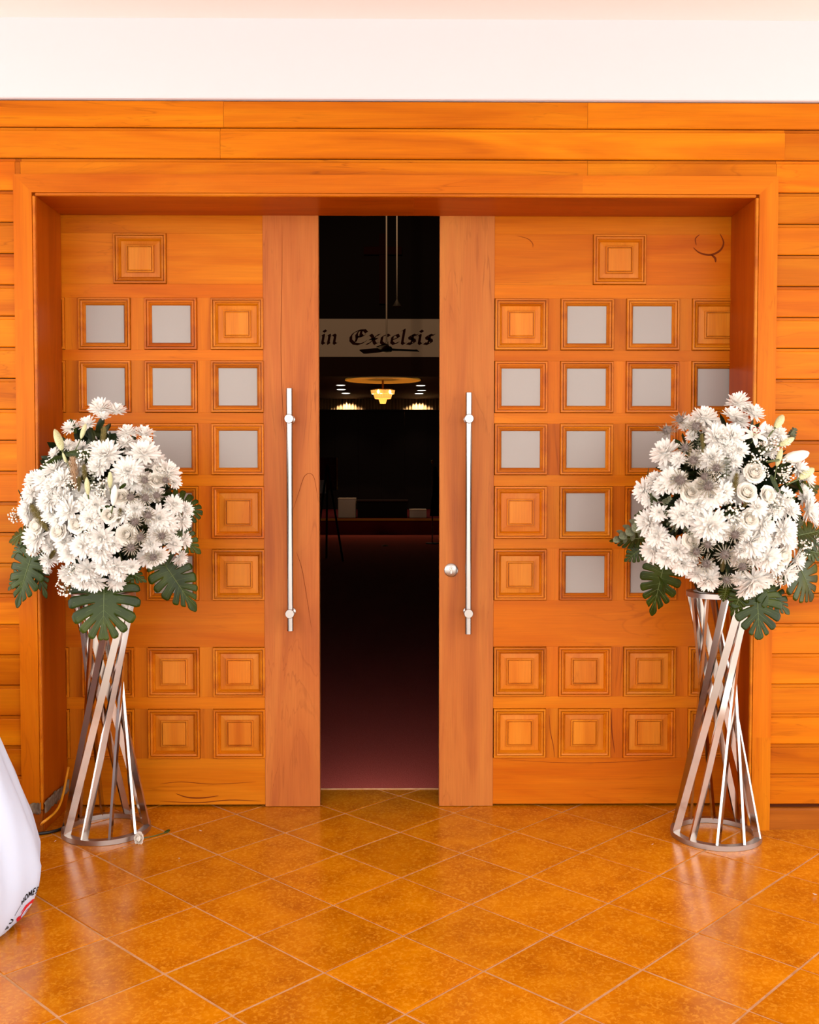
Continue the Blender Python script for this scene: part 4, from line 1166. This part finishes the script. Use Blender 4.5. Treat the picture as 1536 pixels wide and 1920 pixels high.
RIGHT = dict(
 mum=[(980, 135, 170, (-.1, 0, .7)), (1085, 205, 150, (.3, 0, .6)), (940, 222, 150, (-.2, 0, .7)), (1030, 170, 110, (0, 0, .7)), (740, 235, 180, (0, 0, .6)), (640, 290, 140, (-.2, 0, .5)), (660, 362, 85), (480, 480, 210, (-.3, 0, .5)), (575, 520, 110),
      (830, 370, 190), (940, 360, 180), (890, 430, 140), (800, 510, 190), (900, 490, 170), (990, 455, 130), (950, 530, 120), (870, 560, 130), (340, 730, 170, (-.4, 0, 0)), (410, 660, 130, (-.3, 0, .3)), (530, 660, 190), (470, 700, 150), (380, 790, 130),
      (800, 770, 190), (880, 740, 150), (700, 830, 150), (1240, 350, 150), (1180, 340, 130), (1280, 400, 110), (1390, 590, 170, (.4, 0, .2)), (1450, 650, 140, (.5, 0, 0)), (1420, 725, 90, (.4, 0, 0)), (1280, 790, 180), (1340, 870, 150), (1230, 870, 130), (1460, 860, 180, (.4, 0, 0)), (1490, 930, 120, (.5, 0, 0)),
      (370, 950, 200, (-.4, 0, 0)), (430, 1040, 170), (440, 880, 130), (600, 900, 200), (670, 860, 120), (740, 900, 150), (790, 970, 250), (860, 1010, 160), (700, 1000, 120), (400, 1140, 180, (-.3, 0, 0)), (490, 1190, 160), (560, 1130, 200), (600, 1230, 170), (660, 1160, 120), (700, 1300, 140, (0, 0, -.3)), (780, 1340, 170, (0, 0, -.4)),
      (1060, 1090, 220), (1130, 1060, 160), (1010, 1010, 140), (1180, 1190, 190), (1090, 1190, 150), (1000, 1140, 120), (1150, 960, 180), (1110, 850, 150), (1190, 900, 120), (1290, 1010, 200), (1320, 1090, 130), (1230, 1060, 120), (1300, 1290, 200, (.1, 0, -.3)), (1370, 1210, 170, (.3, 0, 0)), (1240, 1250, 130),
      (1090, 1340, 220, (0, 0, -.3)), (1040, 1400, 160, (0, 0, -.4)), (1170, 1330, 140), (980, 1330, 110), (1500, 1090, 110, (.4, 0, 0)), (960, 960, 140)],
 rose=[(655, 745, 125), (1090, 615, 125), (1040, 745, 125), (1055, 930, 120), (655, 1070, 105), (1180, 760, 110), (1290, 1180, 115), (720, 700, 95)],
 thistle=[(585, 250, 120), (495, 330, 130), (690, 300, 130), (620, 440, 110), (675, 530, 130), (830, 580, 120), (590, 660, 150), (780, 705, 150), (750, 640, 110), (955, 1035, 130), (770, 1100, 110), (890, 1170, 140), (760, 1230, 130), (1010, 1250, 120), (900, 1340, 110), (690, 1150, 110)],
 bud=[(1235, 300, 1290, 215, 0), (1265, 420, 1365, 370, 0), (1245, 565, 1280, 440, 0), (1300, 515, 1465, 475, 1), (1400, 650, 1500, 580, 0), (1120, 340, 1170, 255, 1), (1180, 800, 1190, 730, 1)],
 lily=[(1085, 365, 190)],
 plume=[(950, 760, 970, 620, 0), (1010, 860, 1060, 770, 0), (740, 480, 735, 350, 0), (690, 1190, 680, 1100, 0), (870, 1290, 880, 1210, 0), (640, 500, 660, 430, 0)],
 gyp=[(1180, 430, 170), (1110, 540, 150), (1310, 580, 160), (940, 870, 170), (1230, 820, 150), (1430, 1120, 130), (1250, 1330, 120), (840, 640, 110), (1150, 610, 110), (960, 920, 120), (1300, 640, 110)],
 euc=[(720, 470, 705, 370), (900, 640, 905, 510), (460, 860, 500, 900), (500, 940, 560, 1000), (330, 960, 160, 1060), (1400, 980, 1390, 900), (1340, 370, 1370, 310), (470, 820, 520, 780), (600, 990, 660, 1030)],
 lance=[(330, 730, 400, 830), (390, 860, 420, 740), (1270, 740, 1360, 800), (1200, 850, 1230, 960), (1260, 740, 1230, 620), (1380, 660, 1400, 760), (960, 470, 1040, 490), (360, 640, 350, 570), (480, 1440, 510, 1300)],
 monstera=[(330, 1060, -.50, 85, 1060, -.42, (-.1, -.7, .8), .75, .2), (330, 1120, -.50, 190, 1220, -.45, (-.2, -1, .3), .8, .2),
           (470, 1250, -.50, 385, 1610, -.46, (-.2, -1, .2), .72, .25), (1110, 1425, -.60, 1130, 1760, -.64, (0, -1, .25), 1.05, .12),
           (1160, 1400, -.60, 1360, 1580, -.60, (.2, -1, .3), .8, .3), (1010, 1420, -.62, 930, 1600, -.60, (-.2, -1, .2), .7, .25),
           (1380, 1220, -.60, 1540, 1500, -.52, (.3, -1, .3), .95, .3), (1390, 1040, -.56, 1590, 990, -.48, (.2, -.8, .6), .9, .2), (1440, 1140, -.56, 1620, 1170, -.5, (.2, -.8, .5), .6, .2),
           (1400, 720, -.5, 1560, 690, -.44, (.2, -.8, .6), .7, .2), (900, 1400, -.60, 880, 1500, -.58, (0, -1, .3), .9, .2), (350, 880, -.46, 260, 900, -.42, (-.3, -.8, .4), .6, .2)])
arrangement('white chrysanthemum arrangement with grey thistles on the left stand', cL, 1.01, 0, (192, 940), (172, 195), -.47, .27, LEFT)
arrangement('white chrysanthemum and lily arrangement with open red-anthered lily on the right stand', cR, 1.02, 1116, (1362, 935), (182, 200), -.50, .27, RIGHT)

# ------------------------------------------------------------------ draped round table at the left edge
M['cloth'] = petal_mat('white_drape_cool_light', rgb(208, 219, 240), .12, .8)  # bluish tint paints the cool daylight into the white cloth
M['ink_black'] = plain('print_black', rgb(22, 20, 24), .7, spec=.1)
M['ink_red'] = plain('print_red', rgb(206, 40, 46), .7, spec=.1)
TC = Vector((-1.90, -1.20, 0))
def drape_r(z):
    pts = [(0.0, .585), (.015, .612), (.05, .632), (.10, .646), (.17, .650), (.28, .626), (.40, .585), (.61, .506), (.80, .45), (.90, .425)]
    for (z0, r0), (z1, r1) in zip(pts[:-1], pts[1:]):
        if z <= z1: return r0 + (r1 - r0) * (z - z0) / (z1 - z0)
    return pts[-1][1]
def drape(a, z):
    k = min(1, max(0, (.9 - z) / .5))
    rr = drape_r(z) + .016 + k * (.010 * math.sin(a * 9 + 1.3) + .007 * math.sin(a * 17 + z * 3) + .004 * math.sin(a * 31 - z * 6)) * (1 if z > .15 else z / .15 * .8 + .2)
    return TC + Vector((rr * math.cos(a), rr * math.sin(a), z + .002))
dt = empty('draped_table', TC); tag(dt, 'round table under a white floor-length cloth printed with a circular logo', 'table')
mb = MB(); na = 192; zl = [0, .008, .015, .03, .05, .075, .10, .135, .17, .22, .28, .34, .40, .47, .54, .61, .70, .80, .86, .90]
v = [drape(2 * math.pi * k / na, z) for z in zl for k in range(na)]
f = [(i * na + k, i * na + (k + 1) % na, (i + 1) * na + (k + 1) % na, (i + 1) * na + k) for i in range(len(zl) - 1) for k in range(na)]
f.append(tuple(range((len(zl) - 1) * na, len(zl) * na)))
tcl = mb.add(v, f).build('tablecloth', M['cloth'], dt, True)
MB().lathe([(0, .86), (.40, .86), (.41, .87), (.41, .885), (.40, .892), (0, .892)], TC, 40).build('tabletop', M['darkw'], dt)
MB().lathe([(0, .004), (.26, .004), (.26, .02), (.05, .04), (.035, .08), (.035, .84), (.10, .86), (0, .86)], TC, 24).build('pedestal', M['black'], dt)
# printed logo wrapped onto the cloth
def surf_near(px, py):
    best = None
    for i in range(240):
        a = -math.pi * .75 + i * (math.pi * .95) / 240
        for j in range(60):
            z = .002 + j * .006
            p = drape(a, z)
            e = p - CAM; dpt_ = e.dot(fw)
            sx, sy = 768 + F_PX * e.dot(rt) / dpt_, 960 - F_PX * e.dot(up) / dpt_
            d_ = (sx - px) ** 2 + (sy - py) ** 2
            if best is None or d_ < best[0]: best = (d_, a, z)
    return best[1], best[2]
A0, Z0 = surf_near(39, 1730)
RL = .066
zprof = [0.0]
def arc2z(s0, z0):            # walk along the profile by arc length
    z = z0; st = .0015 if s0 > 0 else -.0015; acc = 0
    while abs(acc) < abs(s0) and 0.001 < z < .6:
        dz = st * .5
        dr = drape_r(max(0, z + dz)) - drape_r(z)
        acc += math.copysign(math.hypot(dz, dr), st); z += dz
    return max(z, .001)
_zc = {}
def wrap(x, y, off=.0012):
    x *= 1.5; y *= 1.35
    key = round(y * 1500)
    if key not in _zc: _zc[key] = arc2z(key / 1500, Z0)
    z = _zc[key]
    a = A0 + x / .64
    p = drape(a, z); q = drape(a + .002, z) - p; r_ = drape(a, z + .002) - p
    return p + q.cross(r_).normalized() * off
def strip_on_cloth(mb, pts, wd):
    P = [Vector(p) for p in pts]
    n0 = len(mb.v)
    for i, p in enumerate(P):
        t_ = (P[min(i + 1, len(P) - 1)] - P[max(0, i - 1)]).normalized()
        n_ = Vector((-t_.y, t_.x)); ww = wd[i] if isinstance(wd, (list, tuple)) else wd
        for s_ in (-1, 1):
            q = p + n_ * ww * .5 * s_
            mb.v.append(wrap(q.x, q.y))
    for i in range(len(P) - 1):
        mb.f.append((n0 + 2 * i, n0 + 2 * i + 1, n0 + 2 * i + 3, n0 + 2 * i + 2))
LT = {'I': [[(.3, 0), (.3, 1)]], 'B': [[(.12, 0), (.12, 1), (.45, .98), (.56, .78), (.44, .55), (.12, .53)], [(.44, .53), (.62, .28), (.46, .02), (.12, 0)]],
      'F': [[(.12, 0), (.12, 1), (.6, 1)], [(.12, .55), (.5, .55)]], 'U': [[(.1, 1), (.1, .3), (.25, .03), (.45, .03), (.6, .3), (.6, 1)]], 'N': [[(.1, 0), (.1, 1), (.6, 0), (.6, 1)]],
      'E': [[(.58, 1), (.12, 1), (.12, 0), (.58, 0)], [(.12, .53), (.5, .53)]], 'R': [[(.12, 0), (.12, 1), (.45, .98), (.56, .76), (.45, .52), (.12, .5)], [(.34, .5), (.62, 0)]],
      'A': [[(.02, 0), (.34, 1), (.66, 0)], [(.15, .36), (.53, .36)]], 'L': [[(.12, 1), (.12, 0), (.56, 0)]], 'H': [[(.1, 0), (.1, 1)], [(.6, 0), (.6, 1)], [(.1, .52), (.6, .52)]],
      'O': [[(.34, 0), (.1, .2), (.05, .5), (.1, .8), (.34, 1), (.58, .8), (.63, .5), (.58, .2), (.34, 0)]], 'M': [[(.05, 0), (.1, 1), (.35, .3), (.6, 1), (.65, 0)]],
      'S': [[(.58, .85), (.35, 1), (.12, .82), (.16, .6), (.5, .42), (.58, .2), (.35, 0), (.08, .14)]]}
def logo_text(txt, a_start, radius, hgt):
    a = a_start
    for ch_ in txt:
        if ch_ == ' ': a -= hgt * .45 / radius; continue
        mb = MB()
        for st in LT[ch_]:
            pts = []
            dense = []
            for (p, q) in zip(st[:-1], st[1:]):
                for k in range(4): dense.append((p[0] + (q[0] - p[0]) * k / 4, p[1] + (q[1] - p[1]) * k / 4))
            dense.append(st[-1])
            for (x, y) in dense:
                an = a - x * hgt / radius; r_ = radius + y * hgt
                pts.append((r_ * math.cos(an), r_ * math.sin(an)))
            strip_on_cloth(mb, pts, hgt * .24)
        mb.build('printed_letter', M['ink_black'], tcl)
        a -= hgt * .86 / radius
logo_text('IBI FU', math.radians(206), RL, .0145)
logo_text('HOMES', math.radians(118), RL, .0145)
mb = MB(); strip_on_cloth(mb, [(RL * 1.06 * math.cos(math.radians(a_)), RL * 1.06 * math.sin(math.radians(a_))) for a_ in range(142, 119, -4)], .0022)
mb.build('printed_line', M['ink_black'], tcl)
mb = MB(); strip_on_cloth(mb, [(-.046, .002), (-.030, .0), (-.014, -.010), (-.004, -.026), (.004, -.044)], [.004, .012, .013, .011, .004]); strip_on_cloth(mb, [(-.022, -.008), (-.022, -.022), (-.014, -.036)], [.006, .008, .004])
mb.build('printed_figure', M['ink_black'], tcl)
mb = MB()
strip_on_cloth(mb, [(-.036, .026), (-.026, .022), (-.016, .010), (-.004, .0), (.006, -.010)], [.004, .012, .009, .007, .003])
sp = [(.010 + (.008 + .0035 * k) * math.cos(2.6 - k * .62) * .55, .018 + (.008 + .0035 * k) * math.sin(2.6 - k * .62) * .55) for k in range(15)]
strip_on_cloth(mb, sp, [.003 + .0006 * k for k in range(15)])
strip_on_cloth(mb, [(-.022, .034), (-.008, .044), (.012, .046), (.026, .036)], [.003, .006, .006, .003])
mb.build('printed_swirl', M['ink_red'], tcl)

# ------------------------------------------------------------------ cables, tape, fallen bloom, petals
M['yellow'] = plain('amber_cable_sheath', rgb(226, 150, 30), .45)
M['rubber'] = plain('black_cable_sheath', rgb(26, 24, 26), .5)
M['tape'] = noisy('grey_tape', rgb(96, 80, 64), rgb(136, 116, 96), 40, .8, .4)
def smooth_pts(P, n=6):
    P = [Vector(p) for p in P]; out = []
    for i in range(len(P) - 1):
        p0, p1, p2, p3 = P[max(i - 1, 0)], P[i], P[i + 1], P[min(i + 2, len(P) - 1)]
        for k in range(n):
            t = k / n
            out.append(.5 * ((2 * p1) + (p2 - p0) * t + (2 * p0 - 5 * p1 + 4 * p2 - p3) * t * t + (3 * p1 - p0 - 3 * p2 + p3) * t ** 3))
    return out + [P[-1]]
f0, f1 = floor_at(40, 1560), floor_at(66, 1553)
pts = [f0 + Vector((-.1, -.02, .006)), f1 + Vector((0, 0, .006)), Vector((at(82, 1545, -.36).x, -.36, .03)), Vector((XL + .03, -.25, at(98, 1520, -.25).z)), Vector((XL + .03, -.17, at(108, 1494, -.17).z)), Vector((XL + .022, -.06, .20))]
pts[2].z = at(84, 1541, -.36).z
tag(MB().tube(smooth_pts(pts), .0055, 8).build('yellow_cable', M['yellow'], None, True), 'thin amber cable climbing the foot of the left jamb', 'cable')
pts = [floor_at(30, 1572), floor_at(66, 1567), floor_at(95, 1563), floor_at(118, 1555), floor_at(128, 1543), floor_at(126, 1530)]
tag(MB().tube(smooth_pts([p + Vector((0, 0, .007)) for p in pts]), .0065, 8).build('black_cable', M['rubber'], None, True), 'black rubber cable on the floor tiles by the left jamb', 'cable')
rnd = random.Random(3)
def tape_strip(path, wd, nrm_fn):
    mb = MB(); n0 = 0
    P = smooth_pts(path, 7)
    for i, p in enumerate(P):
        n_ = nrm_fn(i / (len(P) - 1))
        for s_ in (-1, -.33, .33, 1):
            mb.v.append(p + Vector((0, 0, wd * .5 * s_ + rnd.uniform(-.006, .006))) + n_ * rnd.uniform(.002, .008))
    for i in range(len(P) - 1):
        for k in range(3): mb.f.append((i * 4 + k, i * 4 + k + 1, i * 4 + 5 + k, i * 4 + 4 + k))
    return mb
zt0 = .105
tp = tape_strip([(XO - .02, YC - .006, zt0 - .005), (XL - .03, YC - .006, zt0), (XL - .004, YC - .008, zt0)], .045, lambda t: Vector((0, -1, 0)))
n_ = len(tp.v)
t2_ = tape_strip([(XL + .004, YC + .0, zt0), (XL + .003, -.20, zt0 + .0), (XL + .003, -.10, zt0 - .004), (XL + .003, -.012, zt0)], .05, lambda t: Vector((1, 0, 0)))
tp.add(t2_.v, t2_.f)
o = tp.build('tape_strip', M['tape'], None, True); tag(o, 'crumpled grey tape wrapped round the foot of the left jamb', 'tape')
sm = o.modifiers.new('thickness', 'SOLIDIFY'); sm.thickness = .0015; sm.offset = 1

p0, p1, p2 = floor_at(262, 1580), floor_at(290, 1570), floor_at(316, 1561)
fr_ = empty('fallen_rose', p0 + Vector((0, 0, .001))); tag(fr_, 'cut white rose with its green stem lying by the left stand', 'flower')
place(fr_, 'bloom', ROSE, p0 + Vector((0, 0, .017)), (p0 - p2).normalized() + Vector((0, 0, .25)), .023)
MB().tube([p0 + Vector((.008, .006, .016)), p1 + Vector((0, 0, .006)), p2 + Vector((0, 0, .004))], .0022, 6).build('stem', M['stem'], fr_, True)
o = place(fr_, 'lance_leaf', LANCE, p2 + Vector((-.002, 0, .006)), (p2 - p1).normalized() + Vector((0, 0, .08)), .02, 1.2)
pm = MB(); strip_petal(pm, Vector((-.5, 0, 0)), Vector((1, 0, 0)), Vector((0, 0, 1)), 1.0, .5, .8, 5, .5)
PET = pm.mesh('petal', M['petal'], True)
for i, (px, py, s_) in enumerate([(232, 1592, .016), (215, 1612, .010), (336, 1611, .014), (376, 1559, .012), (104, 1578, .008), (1528, 1680, .026), (1224, 1584, .007)]):
    p = floor_at(px, py)
    o = bpy.data.objects.new('petal', PET); link(o, None, p + Vector((0, 0, .0015))); o.scale = (s_,) * 3; o.rotation_euler = (0, 0, rnd.uniform(0, 6.28))
    lab = {5: 'largest white petal, on the tiles at the right edge', 6: 'tiny white petal on the tiles between right stand and doors', 3: 'white petal on the tiles near the left door bottom', 4: 'tiny white petal between the white tablecloth and the left stand'}.get(i)
    if lab is None: lab = {0: 'white petal just right of the front of the left stand ring', 1: 'tiny white petal below the fallen rose near the left stand', 2: 'white petal on the tile right of the fallen rose'}[i]
    tag(o, lab, 'petal', 'petals fallen on the tiles')
for o in list(S.objects):
    if o.type == 'MESH' and o.parent is None and 'kind' not in o and 'label' not in o: print('UNTAGGED', o.name)
